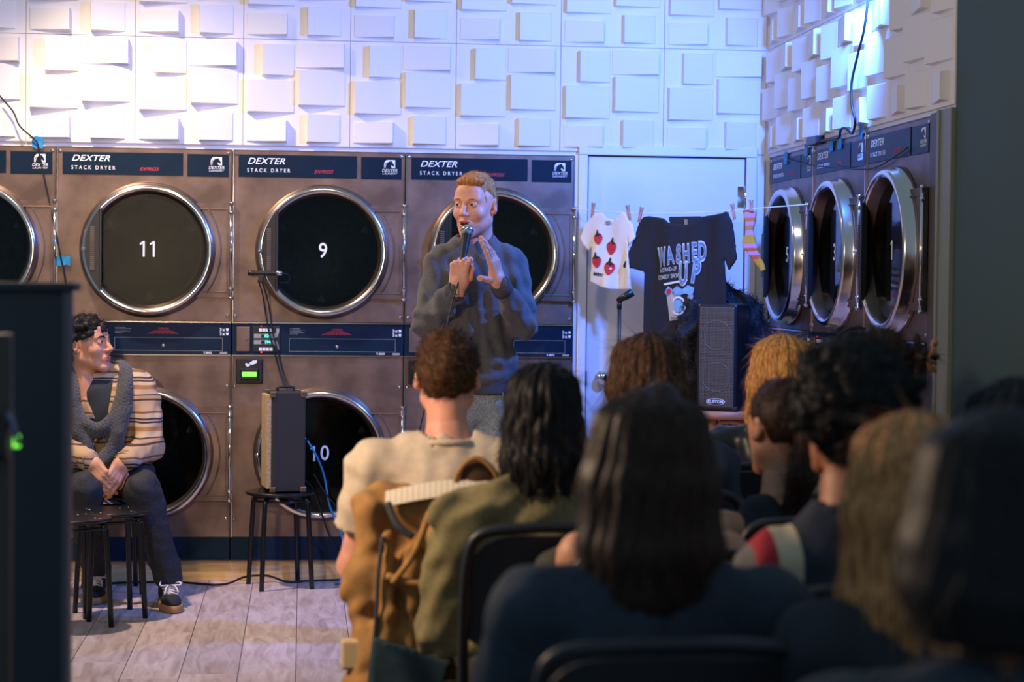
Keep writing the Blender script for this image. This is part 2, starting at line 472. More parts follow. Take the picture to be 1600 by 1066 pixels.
wall_back = tag(MB().box((-3.1, D+.03, 2.02), (2.5, D+.13, 3.3)).box((1.291, D+.03, 0), (2.5, D+.13, 2.02)).obj('wall_back', M_paint), kind='structure')
base_strip = MB().box((1.291, D+.012, 0), (1.312, D+.03, 2.03)).box((2.172, D+.012, 0), (2.214, D+.03, 2.03)).obj('jamb_strip', M_paint, wall_back)
panel_base = MB().box((-.249, -.012, -.249), (.249, .0, .249), ch=.002).mesh('wall_panel', M_wall)
def wedge(w, h, hl, hr):
    """raised block: face tilts from hl proud at its left edge to hr at its right edge"""
    i = .005; m = MB()
    v = [(-w/2, 0, -h/2), (w/2, 0, -h/2), (w/2, 0, h/2), (-w/2, 0, h/2),
         (-w/2+i, -hl, -h/2+i), (w/2-i, -hr, -h/2+i), (w/2-i, -hr, h/2-i), (-w/2+i, -hl, h/2-i)]
    m.add(v, [(0, 3, 2, 1), (4, 5, 6, 7), (0, 1, 5, 4), (1, 2, 6, 5), (2, 3, 7, 6), (3, 0, 4, 7)])
    return m.mesh('raised_block', M_wall)
LO, HI = .005, .036
BLK = [(.03, .41, .755, .965, LO, HI), (.59, .91, .69, .965, HI, LO), (.17, .48, .04, .345, HI, LO),
       (.49, .945, .03, .265, LO, HI), (.035, .48, .375, .69, HI, LO), (.51, .955, .28, .62, HI, LO)]
BLKM = [(wedge((b[1]-b[0])*.5, (b[3]-b[2])*.5, b[4], b[5]), ((b[0]+b[1])/2-.5)*.5, (.5-(b[2]+b[3])/2)*.5) for b in BLK]
def wall_panel(parent, loc, rz=0, skip=()):
    p = link('wall_panel', panel_base, parent, loc, (0, 0, rz))
    for k, (me, x, z) in enumerate(BLKM):
        if k not in skip: link('raised_block', me, p, (x, -.012, z))
YP = D+.03
for i in range(10):
    x = -2.532+.5*i
    for zt in (2.55, 3.05):
        wall_panel(wall_back, (x, YP, zt-.25))
# sliver of panel that shows between the dryers' tops and the first full row is the row's lower edge; over the door a cut panel fills in

wall_right = tag(MB().box((XR+.02, 6.62, 2.02), (XR+.12, D+.03, 3.3)).obj('wall_right', M_paint), kind='structure')
half_base = MB().box((-.124, -.012, -.249), (.124, .0, .249), ch=.002).mesh('wall_panel', M_wall)
for zt in (2.55, 3.05):
    for j in range(5): wall_panel(wall_right, (XR+.02, D-.02-.25-.5*j, zt-.25), -PI/2)
    p = link('wall_panel', half_base, wall_right, (XR+.02, D-.02-2.5-.125, zt-.25), (0, 0, -PI/2))
    for k in (0, 2, 4): link('raised_block', BLKM[k][0], p, (BLKM[k][1]+.125, -.012, BLKM[k][2]))
# casing strips past the last right hand dryer and the dark wall return beyond
tag(MB().box((XR-.006, 6.80, 0), (XR+.3, 6.876, 2.035), ch=.003).obj('trim_1', mat('dark_bronze_trim', (74, 66, 56), .5)), kind='structure')
t2 = MB().box((XR-.004, 6.655, 0), (XR+.3, 6.797, 2.04), ch=.003).box((XR-.012, 6.765, 0), (XR, 6.79, 2.04), ch=.003)
tag(t2.obj('trim_2', M_frame), kind='structure')
tag(MB().box((XR+.012, 5.6, 0), (4.2, 6.652, 3.3)).obj('wall_front_right', M_pillar), kind='structure')
tag(MB().box((-2.6, D+.004, 0), (1.291, D+.3, CURB), ch=.002).obj('baseboard_back', M_tan), kind='structure')
tag(MB().box((XR+.004, 6.88, 0), (XR+.3, 9.31, CURB), ch=.002).obj('baseboard_right', M_tan), kind='structure')

# door in the back wall
M_door = mat('door_paint', (222, 222, 228), .38, bump=(25, .05))
door = tag(MB().box((1.357, D+.022, .008), (2.119, D+.06, 2.028), ch=.003).obj('door_1', M_door), kind='structure')
for nm, lo, hi in (('casing', (1.309, D-.004, 0), (1.352, D+.03, 2.033)), ('casing', (2.123, D-.004, 0), (2.174, D+.03, 2.033)), ('head_casing', (1.309, D-.004, 2.034), (2.174, D+.03, 2.080))):
    MB().box(lo, hi, ch=.004).obj(nm, M_door, door)
MB().box((1.352, D+.018, 0), (1.357, D+.07, 2.033)).box((2.119, D+.018, 0), (2.123, D+.07, 2.033)).box((1.352, D+.018, 2.028), (2.123, D+.07, 2.034)).obj('shadow_gap', M_rubber, door)
for z in (1.845, 1.02, .25):
    h = MB().tube([(2.121, D+.008, z-.055), (2.121, D+.008, z+.055)], .008, 12)
    for k in (-.02, .02): h.tube([(2.121, D+.008, z+k-.001), (2.121, D+.008, z+k+.001)], .0092, 12)
    h.box((2.085, D+.017, z-.05), (2.119, D+.023, z+.05)); h.obj('hinge', M_chrome, door)
k = MB().lathe([(1e-5, -.062), (.018, -.061), (.029, -.05), (.032, -.038), (.028, -.026), (.014, -.018), (.012, -.008), (.030, -.006), (.033, -.001), (.033, .002)], (1.432, D+.022, .968), 'y', 28)
k.obj('door_knob', M_chrome, door)
MB().box((1.350, D-.006, .93), (1.358, D+.02, 1.0)).obj('strike_plate', M_steel, door)

# ------------------------------------------------------------------ stack dryers
def panel_hole(W0, W1, Z0, Z1, cx, cz, r, n=64):
    """flat sheet with a round hole"""
    an = sorted([2*PI*i/n for i in range(n)]+[math.atan2(z-cz, x-cx) % (2*PI) for x in (W0, W1) for z in (Z0, Z1)])
    m = MB(); v = []; N = len(an)
    for a in an: v.append((cx+r*math.cos(a), 0, cz+r*math.sin(a)))
    for a in an:
        c, s = math.cos(a), math.sin(a); t = 9
        if c > 1e-9: t = min(t, (W1-cx)/c)
        if c < -1e-9: t = min(t, (W0-cx)/c)
        if s > 1e-9: t = min(t, (Z1-cz)/s)
        if s < -1e-9: t = min(t, (Z0-cz)/s)
        v.append((cx+c*t, 0, cz+s*t))
    for a in an: v.append((cx+r*math.cos(a), .03, cz+r*math.sin(a)))
    f = [(i, (i+1) % N, N+(i+1) % N, N+i) for i in range(N)]+[(i, 2*N+i, 2*N+(i+1) % N, (i+1) % N) for i in range(N)]
    m.add(v, f); return m
HW = .4025; HT = 1.935; ZP0, ZP1 = .969, 1.1256
UC, LC = (.02, 1.461), (.016, .506)
RAD = .315
door_ring = MB().lathe([(.317, -.002), (.318, -.010), (.313, -.022), (.306, -.030), (.303, -.058), (.298, -.066), (.288, -.070), (.279, -.067), (.273, -.060)], n=80).mesh('door', M_steel2)
gasket_me = MB().lathe([(.273, -.060), (.270, -.055), (.266, -.052), (.258, -.010), (.250, -.004), (.238, .036), (.236, .044)], n=80).mesh('gasket', M_gasket)
glass_me = MB().disc(.259, (0, -.016, 0), n=64, h=.005).mesh('glass', M_glass)
dusty_me = MB().disc(.259, (0, -.016, 0), n=64, h=.005).mesh('glass', M_dusty)
def drum_mesh():
    m = MB()
    m.lathe([(.262, .050), (.285, .060), (.285, .46), (1e-5, .47)], n=56)
    for k in range(3):
        a = 2*PI*k/3+.5; u = Vector((math.cos(a), 0, math.sin(a))); w = Vector((-math.sin(a), 0, math.cos(a)))
        p = [u*.285+w*.05, u*.285-w*.05, u*.20]
        v = [(*q.xyz,) for q in p]+[(q.x, .44, q.z) for q in p]; v = [(x, .07 if i < 3 else .44, z) for i, (x, y, z) in enumerate(v)]
        m.add(v, [(0, 2, 1), (3, 4, 5), (0, 3, 5, 2), (1, 2, 5, 4)])
    return m.mesh('drum', M_drum)
drum_me = drum_mesh()
def handle_mesh():
    R = .288; a0 = math.radians(41); pts = []
    for i in range(17):
        a = PI-a0+2*a0*i/16; pts.append((R*math.cos(a), R*math.sin(a)))
    m = MB(); m.prism(pts, -.074, -.052)
    xc = -R*math.cos(a0)
    m.box((xc-.004, -.080, -R*math.sin(a0)), (xc+.009, -.054, R*math.sin(a0)), ch=.003)
    return m.mesh('handle', M_blackpl)
handle_me = handle_mesh()
gm = MB()
for i in range(22): gm.box((-.262, -.0800, -.095+.0092*i), (-.242, -.0735, -.0897+.0092*i))
grip_me = gm.mesh('grip_ribs', mat('grip_rubber', (92, 84, 74), .6))
hp = MB(); ap = [(.305*math.cos(a), .305*math.sin(a)) for a in [math.radians(46-92*i/16) for i in range(17)]]
hp.prism([(.376, -.222), (.376, .222)]+ap, -.024, -.004)
for lo, hi in (((.23, -.029, .190), (.366, -.023, .196)), ((.23, -.029, -.196), (.366, -.023, -.190)), ((.360, -.029, -.196), (.366, -.023, .196))): hp.box(lo, hi, ch=.0015)
hp.tube([(.335*math.cos(a), -.024, .335*math.sin(a)) for a in [math.radians(-36+72*i/20) for i in range(21)]], .004, 6)
hinge_me = hp.mesh('hinge_plate', M_steel)
hr = MB().tube([(.381, -.026, -.218), (.381, -.026, .218)], .0075, 12)
for z in (-.222, .222, .18, -.18): hr.tube([(.381, -.026, z-.006), (.381, -.026, z+.006)], .0105, 12)
rod_me = hr.mesh('hinge_rod', M_chrome)
latch_me = MB().lathe([(1e-5, -.086), (.004, -.086), (.005, -.078), (.012, -.078), (.012, -.074)], (-.292, 0, -.0), n=10).mesh('latch', M_chrome)

screw_me = MB().lathe([(1e-5, -.006), (.005, -.0055), (.0085, -.003), (.0085, .0)], n=10).mesh('screw', M_chrome)
def stack_dryer(name):
    r = thing(name, 'x', 'dryer', group='stainless stack dryers')
    sheet = MB()
    for lo, hi in (((-HW, 0, 0), (-HW+.006, .55, HT)), ((HW-.006, 0, 0), (HW, .55, HT)), ((-HW, .54, 0), (HW, .55, HT)), ((-HW, 0, HT-.006), (HW, .55, HT)), ((-HW, .001, 0), (HW, .55, .006))): sheet.box(lo, hi)
    sheet.obj('cabinet', M_steel, r)
    MB().box((-HW, -.008, .114), (-HW+.005, 0, ZP0)).box((-HW, -.008, ZP1), (-HW+.005, 0, HT)).obj('edge_trim', M_steel2, r)
    for z0, z1, c in ((ZP1+.004, HT, UC), (.114, ZP0-.003, LC)):
        panel_hole(-HW+.004, HW-.002, z0, z1, c[0], c[1], .296).obj('front_panel', M_steel, r)
        d = link('door', door_ring, r, (c[0], 0, c[1]))
        link('gasket', gasket_me, d); link('glass', glass_me, d); link('handle', handle_me, d); link('grip_ribs', grip_me, d)
        link('hinge_plate', hinge_me, d, (-c[0]+.02, 0, 0)); link('hinge_rod', rod_me, d, (-c[0]+.02, 0, 0)); link('latch', latch_me, d)
        link('drum', drum_me, r, (c[0], 0, c[1]))
    MB().box((-HW, -.002, 0), (HW, .02, .112), ch=.001).obj('kick_plate', M_navy, r)
    MB().box((-HW, -.010, -.002), (HW, .01, .004)).obj('base_rail', M_steel, r)
    # name plates
    p = MB().box((-.377, -.004, 1.808), (.176, 0, 1.913), ch=.0018).obj('name_plate', M_navy, r)
    link('brand_lettering', text_mesh('DEXTER', .040, .32, 1.02, .0003, .0004, 'LEFT', 1.18, M_white), p, (-.337, -.0046, 1.882))
    link('model_lettering', text_mesh('STACK DRYER', .0245, 0, 1.62, .0001, .0004, 'LEFT', .86, M_white), p, (-.337, -.0046, 1.839))
    link('express_lettering', text_mesh('EXPRESS', .022, .45, 1.0, 0, .0003, 'LEFT', 1.05, M_red), p, (-.025, -.0046, 1.836))
    q = MB().box((.196, -.004, 1.806), (.387, 0, 1.911), ch=.0018).obj('logo_plate', M_navy, r)
    # horse head emblem: white square, dark arched neck and head
    e = MB().prism([(-.026, -.019), (.026, -.019), (.026, .019), (-.014, .019), (-.023, .011), (-.026, 0)], -.001, 0)
    e.prism([(-.020, -.0192), (-.016, .0), (-.007, .010), (.004, .0135), (.008, .015), (.0105, .012), (.016, .004), (.0215, -.007), (.0195, -.012), (.015, -.011), (.010, -.006), (.006, -.006), (.007, -.013), (.012, -.0192)], -.002, -.0008, 1)
    e.prism([(-.0225, -.0192), (-.0205, -.004), (-.015, .005), (-.0165, .0066), (-.0225, -.002), (-.0246, -.0192)], -.0021, -.0008, 1)
    e.obj('horse_emblem', [M_white, M_navy], q, (.330, -.004, 1.879))
    link('emblem_lettering', text_mesh('DEXTER', .020, .25, 1.0, 0, .0003, 'CENTER', 1.0, M_white), q, (.330, -.0046, 1.848))
    link('emblem_lettering', text_mesh('LAUNDRY', .0125, .25, 1.0, 0, .0003, 'CENTER', 1.2, M_white), q, (.330, -.0046, 1.834))
    # control panel
    cp = MB().box((-HW, -.006, ZP0+.003), (HW, .02, ZP1-.003), ch=.0015)
    cpo = cp.obj('control_panel', M_navy, r)
    MB().box((-HW, -.012, ZP1-.004), (HW, .0, ZP1+.002)).box((-HW, -.012, ZP0-.002), (HW, .0, ZP0+.004)).obj('panel_rail', M_steel2, r)
    MB().box((-.381, -.011, .989), (-.318, -.005, 1.105), ch=.002).box((-.338, -.0118, 1.038), (-.328, -.0105, 1.042), 1).obj('coin_plate', [M_steel, M_blackpl], cpo)
    ds = MB().box((-.306, -.010, .987), (-.178, -.005, 1.108), ch=.002)
    for z in (1.090, 1.000):
        for i in range(4): ds.box((-.276+.0165*i, -.0125, z-.007), (-.262+.0165*i, -.009, z+.007), 1)
    for z in (1.062, 1.033): ds.box((-.300, -.0125, z-.010), (-.205, -.009, z+.010), 2)
    ds.prism([(-.205, 1.052), (-.190, 1.058), (-.182, 1.083), (-.182, 1.098), (-.195, 1.098), (-.195, 1.084), (-.205, 1.070)], -.0125, -.009, 2)
    ds.prism([(-.205, 1.043), (-.205, 1.024), (-.195, 1.012), (-.195, .998), (-.182, .998), (-.182, 1.012), (-.190, 1.036)], -.0125, -.009, 2)
    dso = ds.obj('display_module', [M_blackpl, M_white, M_grey], cpo)
    for z in (1.062, 1.033):
        MB().box((-.266, -.0135, z-.0075), (-.222, -.0115, z+.0075)).obj('display_window', M_rubber, cpo)
        link('display_digits', text_mesh('024' if z > 1.05 else '194', .019, 0, 1, .0006, .0003, 'CENTER', 1, M_cyan), cpo, (-.236, -.0142, z))
    MB().box((-.268, -.0138, 1.106), (-.263, -.0118, 1.110)).obj('indicator_light', M_redled, cpo); MB().box((-.268, -.0138, .983), (-.260, -.0118, .990)).obj('indicator_light', M_redled, cpo)
    ln = MB()
    for lo, hi in (((-.135, -.0066, 1.050), (.365, -.0058, 1.0514)), ((-.135, -.0066, .990), (.365, -.0058, .9914)), ((-.135, -.0066, .990), (-.1336, -.0058, 1.051)), ((.3636, -.0066, .990), (.365, -.0058, 1.051))): ln.box(lo, hi)
    ln.obj('panel_outline', M_grey, cpo)
    MB().lathe([(1e-5, -.010), (.007, -.010), (.008, -.006)], (.09, 0, 1.013), n=14).obj('keyhole', M_steel2, cpo)
    link('warning_lettering', text_mesh('WARNING', .010, 0, 1, .0003, .0002, 'CENTER', 1, M_red), cpo, (.09, -.0066, 1.094))
    wl = MB()
    for i, (w, z) in enumerate(((.034, 1.086), (.048, 1.081), (.060, 1.076), (.072, 1.071))):
        for s2 in range(7): wl.box((.09-w+2*w*s2/7, -.0066, z-.0012), (.09-w+2*w*(s2+.8)/7, -.0058, z+.0012))
    wl.obj('warning_lines', M_red, cpo)
    il = MB()
    for i, w in enumerate((.05, .075, .055, .07, .04)):
        il.box((-.133, -.0066, 1.097-.0062*i), (-.133+w, -.0058, 1.0985-.0062*i))
    il.obj('instruction_lines', M_grey, cpo)
    for z in (1.090, 1.070):
        link('load_lettering', text_mesh('3 x', .020, 0, .9, .0006, .0002, 'RIGHT', 1, M_white), cpo, (.374, -.0066, z))
        b = MB(); b.prism([(-.007, .006), (-.004, -.006), (.004, -.006), (.007, .006)], -.001, 0); b.obj('load_icon', M_white, cpo, (.386, -.006, z))
    link('model_number', text_mesh('T-30X2', .0125, 0, 1, .0004, .0002, 'CENTER', 1, M_white), cpo, (.295, -.0066, .981))
    MB().box((.352, -.0066, .976), (.386, -.0058, .986)).obj('badge', M_grey, cpo)
    # card reader
    cr = MB().box((-.383, -.022, .838), (-.258, .002, .956), ch=.004).box((-.362, -.040, .856), (-.276, -.02, .910), ch=.004)
    cr.prism([(-.275, .856), (-.262, .850), (-.262, .950), (-.272, .944)], -.034, -.02)
    cro = cr.obj('card_reader', M_blackpl, r)
    MB().box((-.352, -.0415, .873), (-.286, -.0395, .894)).obj('screen', M_green, cro)
    c = MB().prism([(-.008, .0), (.012, .014), (.03, .014), (.03, .004), (.014, -.006), (.004, -.008)], -.001, 0)
    c.prism([(-.026, -.006), (-.022, .002), (-.01, -.002), (.0, -.008), (-.006, -.014), (-.016, -.018)], -.001, 0)
    c.obj('card_icon', M_white, cro, (-.314, -.0222, .934))
    for x in (-.388, .386):
        for z in (1.915, 1.155, .824, .20): link('screw', screw_me, r, (x, 0, z))
    return r
def number_mesh(t):
    one = [(-.004, -.036), (.0048, -.036), (.0048, .036), (-.003, .036), (-.019, .0245), (-.0145, .0185), (-.004, .026)]
    if t == '1': return MB().prism(one, -.0006, 0).mesh('number', M_white)
    if t == '11': return MB().prism([(x-.022, z) for x, z in one], -.0006, 0).prism([(x+.024, z) for x, z in one], -.0006, 0).mesh('number', M_white)
    me = text_mesh('0' if t == '10' else t, .098, 0, 1, .0008, .0005, 'CENTER', .90, M_white)
    if t != '10': return me
    bm = bmesh.new(); bm.from_mesh(me); bmesh.ops.translate(bm, vec=(.020, 0, 0), verts=bm.verts)
    o = MB().prism([(x-.030, z) for x, z in one], -.0006, 0).mesh('tmp', M_white); bm.from_mesh(o)
    n = bpy.data.meshes.new('number'); bm.to_mesh(n); bm.free(); n.materials.append(M_white); return n
DRY = []
proto = stack_dryer('stack_dryer'); kids_update()
def place_dryer(k, loc, rz, label, up=None, lo=None):
    o = proto if k == 0 else copy_tree(proto)
    o.location = loc; o.rotation_euler = (0, 0, rz); o['label'] = label
    ds = [c for c in (o.children if k else KIDS[o.name]) if c.name.split('.')[0] == 'door']
    ds.sort(key=lambda c: -c.location.z)
    for d, t in ((ds[0], up), (ds[1], lo)):
        if t: link('number', number_mesh(t), d, (.0, -.0195, .003))
    if up == '11':
        for c in bpy.data.objects:
            if c.parent == ds[0] and c.name.startswith('glass'): c.data = dusty_me
    DRY.append(o); return o
dl = [(-1.544, 'leftmost stack dryer of the back wall, cut off at the left', None, None),
      (-.734, 'stainless stack dryer with a white 11 on its upper glass, behind the seated man', '11', None),
      (.076, 'stainless stack dryer with a white 9 above and 10 below, behind the small amplifier', '9', '10'),
      (.886, 'stainless stack dryer right behind the standing comedian, next to the door', None, None)]
for k, (x, lb, a, b) in enumerate(dl): place_dryer(k, (x, D, CURB), 0, lb, a, b)
for k, (n, lb) in enumerate((('5', 'stack dryer of the right wall with a white 5, in the corner beside the door'),
                             ('3', 'stack dryer of the right wall with a white 3, the middle one of three'),
                             ('1', 'stack dryer of the right wall with a white 1, nearest to the camera'))):
    place_dryer(k+4, (XR, 9.311-.405-.81*k, CURB), -PI/2, lb, n, None)
# ------------------------------------------------------------------ people
def head_field(h=.003, neck=True, mouth=0., lean=0., face=True, jaw=1., neck_r=.056, ears=True):
    f = Field((-.105, -.135, -.26 if neck else -.13), (.105, .125, .145), h)
    f.ell((0, .018, .036), (.077, .094, .086), .03)
    f.ell((0, -.022, -.012), (.064*jaw, .070, .088), .03)
    for s in (-1, 1):
        f.cone((s*.052*jaw, .004, -.050), (s*.015*jaw, -.070, -.096), .019, .016, .03)
        if face:
            f.ell((s*.040, -.058, -.020), (.022, .022, .020), .02)
            f.cone((s*.044, -.070, .034), (s*.013, -.087, .030), .009, .009, .014)
    f.ell((0, -.074, -.096), (.017, .015, .014), .018)
    if face:
        f.ell((0, -.060, .062), (.048, .026, .036), .03)
        f.cone((0, -.086, .026), (0, -.112, -.018), .0075, .0115, .012)
        for s in (-1, 1):
            f.ell((s*.0115, -.100, -.023), (.0085, .011, .0078), .007)
            f.ell((s*.032, -.098, .016), (.018, .018, .012), .014, 'sub')
            f.ell((s*.031, -.0765, .0155), (.0155, .0145, .0135), .003)
            f.ell((s*.0315, -.091, .0150), (.0128, .010, .0037), .002, 'sub')
            f.ell((s*.007, -.111, -.030), (.0035, .005, .003), .002, 'sub')
        mz = -.056
        f.ell((0, -.083, mz-.002), (.026, .016, .018), .016)
        f.ell((0, -.0945, mz+.004+mouth*.3), (.021, .0085, .0052), .005)
        f.ell((0, -.0925, mz-.007-mouth), (.018, .0085, .0062), .005)
        f.ell((0, -.100, mz-.001-mouth*.35), (.017, .012 if mouth else .006, .0012+mouth*.62), .002, 'sub')
        f.ell((0, -.098, mz-.020-mouth), (.016, .008, .004), .006, 'sub')
    if ears:
        for s in (-1, 1):
            R = Euler((math.radians(-14), 0, s*math.radians(24))).to_matrix()
            f.ell((s*.081, .018, .006), (.0075, .019, .031), .006, R=R)
            f.ell((s*.0875, .012, .008), (.006, .010, .018), .003, 'sub', R=R)
            f.ell((s*.077, .008, -.018), (.006, .009, .010), .005)
    if neck:
        f.cone((0, .028, -.05), (0, .035+lean, -.27), neck_r, neck_r*1.10, .025)
    return f
def eyes(parent, M, gaze=(0, -1, 0), col=None):
    for s in (-1, 1):
        c = Vector((s*.031, -.0765, .0150)); g = Vector(gaze).normalized()
        m = MB().ball(c, .0128, 14)
        R = g.to_track_quat('Z', 'Y').to_matrix()
        q = MB().lathe([(1e-5, .0133), (.003, .0131), (.0066, .0116)], (0, 0, 0), 'z', 14, 1)
        m.add([tuple(R @ Vector(v)+c) for v in q.v], q.f, 1, True)
        q = MB().lathe([(1e-5, .0138), (.0026, .0134)], (0, 0, 0), 'z', 10, 2)
        m.add([tuple(R @ Vector(v)+c) for v in q.v], q.f, 2, True)
        me = m.mesh('eye', [M_eye, col or M_iris, M_rubber]); me.transform(M); link('eye', me, parent)
def brows(parent, M, material, th=.0042, drop=0):
    m = MB()
    for s in (-1, 1):
        m.tube([(s*.012, -.094, .0335-drop), (s*.025, -.0945, .0385), (s*.038, -.087, .038), (s*.048, -.077, .033)], [th*.8, th, th*.9, th*.4], 8)
    me = m.mesh('eyebrows', material); me.transform(M); link('eyebrows', me, parent)
LIPZ = -.057
def head_region(lip_i, mouth_i, mouth=0):
    """colours lips and mouth cavity in head coordinates"""
    def fn(c, MI):
        x, y, z = c[:, 0], c[:, 1], c[:, 2]; MI = MI.copy()
        ru = (x/.023)**2+((z-(LIPZ+.005))/.0062)**2; rl = (x/.020)**2+((z-(LIPZ-.007-mouth))/.0068)**2
        MI[(y < -.088) & ((ru < 1) | (rl < 1))] = lip_i
        if mouth: MI[((x/.0165)**2+((z-(LIPZ-mouth*.35))/(.0012+mouth*.6))**2 < 1.05) & (y < -.07) & (y > -.0965)] = mouth_i
        return MI
    return fn
def frame(origin, yaw=0, pitch=0, roll=0, scale=1):
    """head frame: yaw turns the face (about z), pitch tips it down"""
    return Matrix.Translation(origin) @ Euler((pitch, roll, yaw), 'XYZ').to_matrix().to_4x4() @ Matrix.Scale(scale, 4)
def frame2(origin, yaw=0, pitch=0, roll=0, scale=1):
    return Matrix.Translation(origin) @ Matrix.Rotation(yaw, 4, 'Z') @ Matrix.Rotation(pitch, 4, 'X') @ Matrix.Rotation(roll, 4, 'Y') @ Matrix.Scale(scale, 4)

# a hand: wrist at the origin, fingers along +y, thumb on +x side, palm facing -z
def hand_prims(curl=(.5, .5, .5, .5), spread=.08, thumb=((.030, .020, -.012), (.050, .045, -.022), (.055, .075, -.030)), k2=1.0, k3=.7):
    out = []
    base = [(.030, .092), (.010, .097), (-.010, .094), (-.028, .086)]
    Ls = [(.042, .025, .020), (.046, .029, .021), (.043, .027, .021), (.034, .020, .019)]
    rs = [(.0096, .0086, .0076), (.0098, .0088, .0078), (.0095, .0085, .0074), (.0085, .0076, .0066)]
    for i in range(4):
        p = Vector((base[i][0], base[i][1], 0)); a = 0; sp = spread*(1.5-i); pts = [p.copy()]
        for j in range(3):
            a += curl[i]*(1, k2, k3)[j]
            d = Vector((math.sin(sp)*math.cos(a), math.cos(sp)*math.cos(a), -math.sin(a)))
            p = p+d*Ls[i][j]; pts.append(p.copy())
        out.append((pts, [rs[i][0]*1.08, rs[i][0], rs[i][1], rs[i][2]]))
    out.append(([Vector((.016, .022, -.006))]+[Vector(t) for t in thumb], [.0155, .0125, .0105, .0085]))
    return out
def hand_mesh(M, mirror=False, h=.0022, wrist=.06, **kw):
    S = Matrix.Diagonal((-1 if mirror else 1, 1, 1, 1)); f = Field((-.075, -wrist-.01, -.10), (.085, .20, .05), h)
    f.box((0, .052, 0), (.036, .046, .0125), .012, .014)
    f.ell((.020, .032, -.010), (.018, .030, .014), .014); f.ell((-.024, .034, -.008), (.012, .034, .012), .012)
    f.cone((0, .02, 0), (0, -wrist, 0), .0255, .028, .02)
    for pts, rs in hand_prims(**kw):
        f.cone((pts[0][0]*.7, .045, 0) if len(rs) == 4 and pts[0][1] > .05 else pts[0], pts[0], rs[0]*1.05, rs[0], .008)
        f.chain(pts, rs, .0035)
        for q, r in zip(pts[1:3], rs[1:3]): f.ell((q[0], q[1], q[2]+.001), (r*1.08, r*1.05, r*1.05), .003)
    co, F = f.raw(M @ S)
    if mirror: F = F[:, ::-1]
    return co, F

def hair_obj(parent, M, fld, material, n=1500, length=.02, width=.0016, flow=None, seed=1, lift=.4, curl=0, jit=.35, steps=3, keep=None, name='hair'):
    co, F = fld.raw(); pieces = [(co, F, 0)]
    if n:
        flow = flow or (lambda p: np.stack([p[:, 0]*2, .05+p[:, 1]*2, -.1+0*p[:, 2]], 1))
        pieces.append((*strands(co, mnormals(co, F), n, length, width, flow, seed, lift, curl, steps, jit, keep), 0))
    me = joined(name, pieces, material); me.transform(M); return link(name, me, parent)
def hair_mat(name, dark, light, freq=180, rough=.5, stretch=(1, 1, .12)):
    return mat(name, light, rough, 0, noise=(freq, .5), c2=dark, stretch=stretch, spec=.16)
H_brown = hair_mat('hair_brown', (48, 32, 22), (96, 66, 42)); H_black = hair_mat('hair_black', (18, 18, 19), (36, 33, 32))
H_dark = hair_mat('hair_dark_brown', (30, 24, 22), (66, 46, 34)); H_blond = hair_mat('hair_blond', (168, 106, 52), (244, 178, 104))
H_ginger = hair_mat('hair_ginger', (150, 92, 46), (214, 148, 86), 120); H_chest = hair_mat('hair_chestnut', (46, 30, 22), (100, 70, 48))
H_sandy = hair_mat('hair_sandy', (120, 78, 46), (222, 158, 98))

def cap_short(h=.003, th=.010, hairline=.055, nape=-.045, side=.9, wobs=(.0035, 95), seed=3, top=.004, extra=None, xr=.0, temple=.055, side_y=-.02):
    """close cropped hair: a shell over the skull, cut at forehead, ears and nape"""
    f = Field((-.115, -.13, -.12), (.115, .135, .165), h)
    f.ell((0, .019, .038), (.077+th*side+xr, .096+th, .086+th+top), .02)
    if extra: extra(f)
    f.disp(wob(seed, wobs[0], wobs[1], 7))
    def cutf(X, Y, Z):
        # below the hairline plane the shell stops: forehead line rises forward, nape line behind, arch over the ear
        line = np.where(Y < .0, hairline+(-.0-Y)*.25-np.abs(X)*.20, np.maximum(nape, hairline-Y*2.6))
        line = np.where((Y < side_y) & (np.abs(X) > .055), hairline-temple+(side_y-Y)*1.3, line)
        return (line-Z)*.8
    f.cut(cutf); return f

M_denim_l = mat('light_denim', (150, 160, 166), .8, noise=(160, .3), bump=(300, .3)); M_denim_k = mat('black_denim', (38, 38, 40), .8, noise=(120, .35), bump=(240, .3))
M_sweat = mat('charcoal_sweatshirt', (88, 86, 88), .95, noise=(420, .35), bump=(420, .35), sheen=.15)
M_collar = mat('charcoal_rib', (74, 73, 76), .95, bump=(500, .4))
M_cream = mat('cream_cotton', (208, 190, 166), .9, noise=(60, .05), bump=(260, .15)); M_olive = mat('olive_cotton', (122, 112, 74), .9, noise=(90, .1), bump=(260, .2))
M_nvy = mat('navy_knit', (46, 54, 70), .9, noise=(160, .2), bump=(260, .3)); M_dkcl = mat('dark_cloth', (46, 57, 68), .9, noise=(120, .2), bump=(200, .25))
M_blktop = mat('black_cloth', (38, 43, 49), .85, bump=(200, .25)); M_satin = mat('black_satin', (22, 24, 26), .38, noise=(40, .2))
M_must = mat('mustard_cotton', (150, 124, 50), .9, bump=(220, .2)); M_sole = mat('gum_sole', (166, 118, 64), .6); M_lace = mat('white_lace', (216, 206, 198), .8)
M_suede = mat('black_suede', (32, 33, 36), .9, noise=(90, .2)); M_offw = mat('cream_knit', (196, 182, 150), .9, bump=(260, .3))

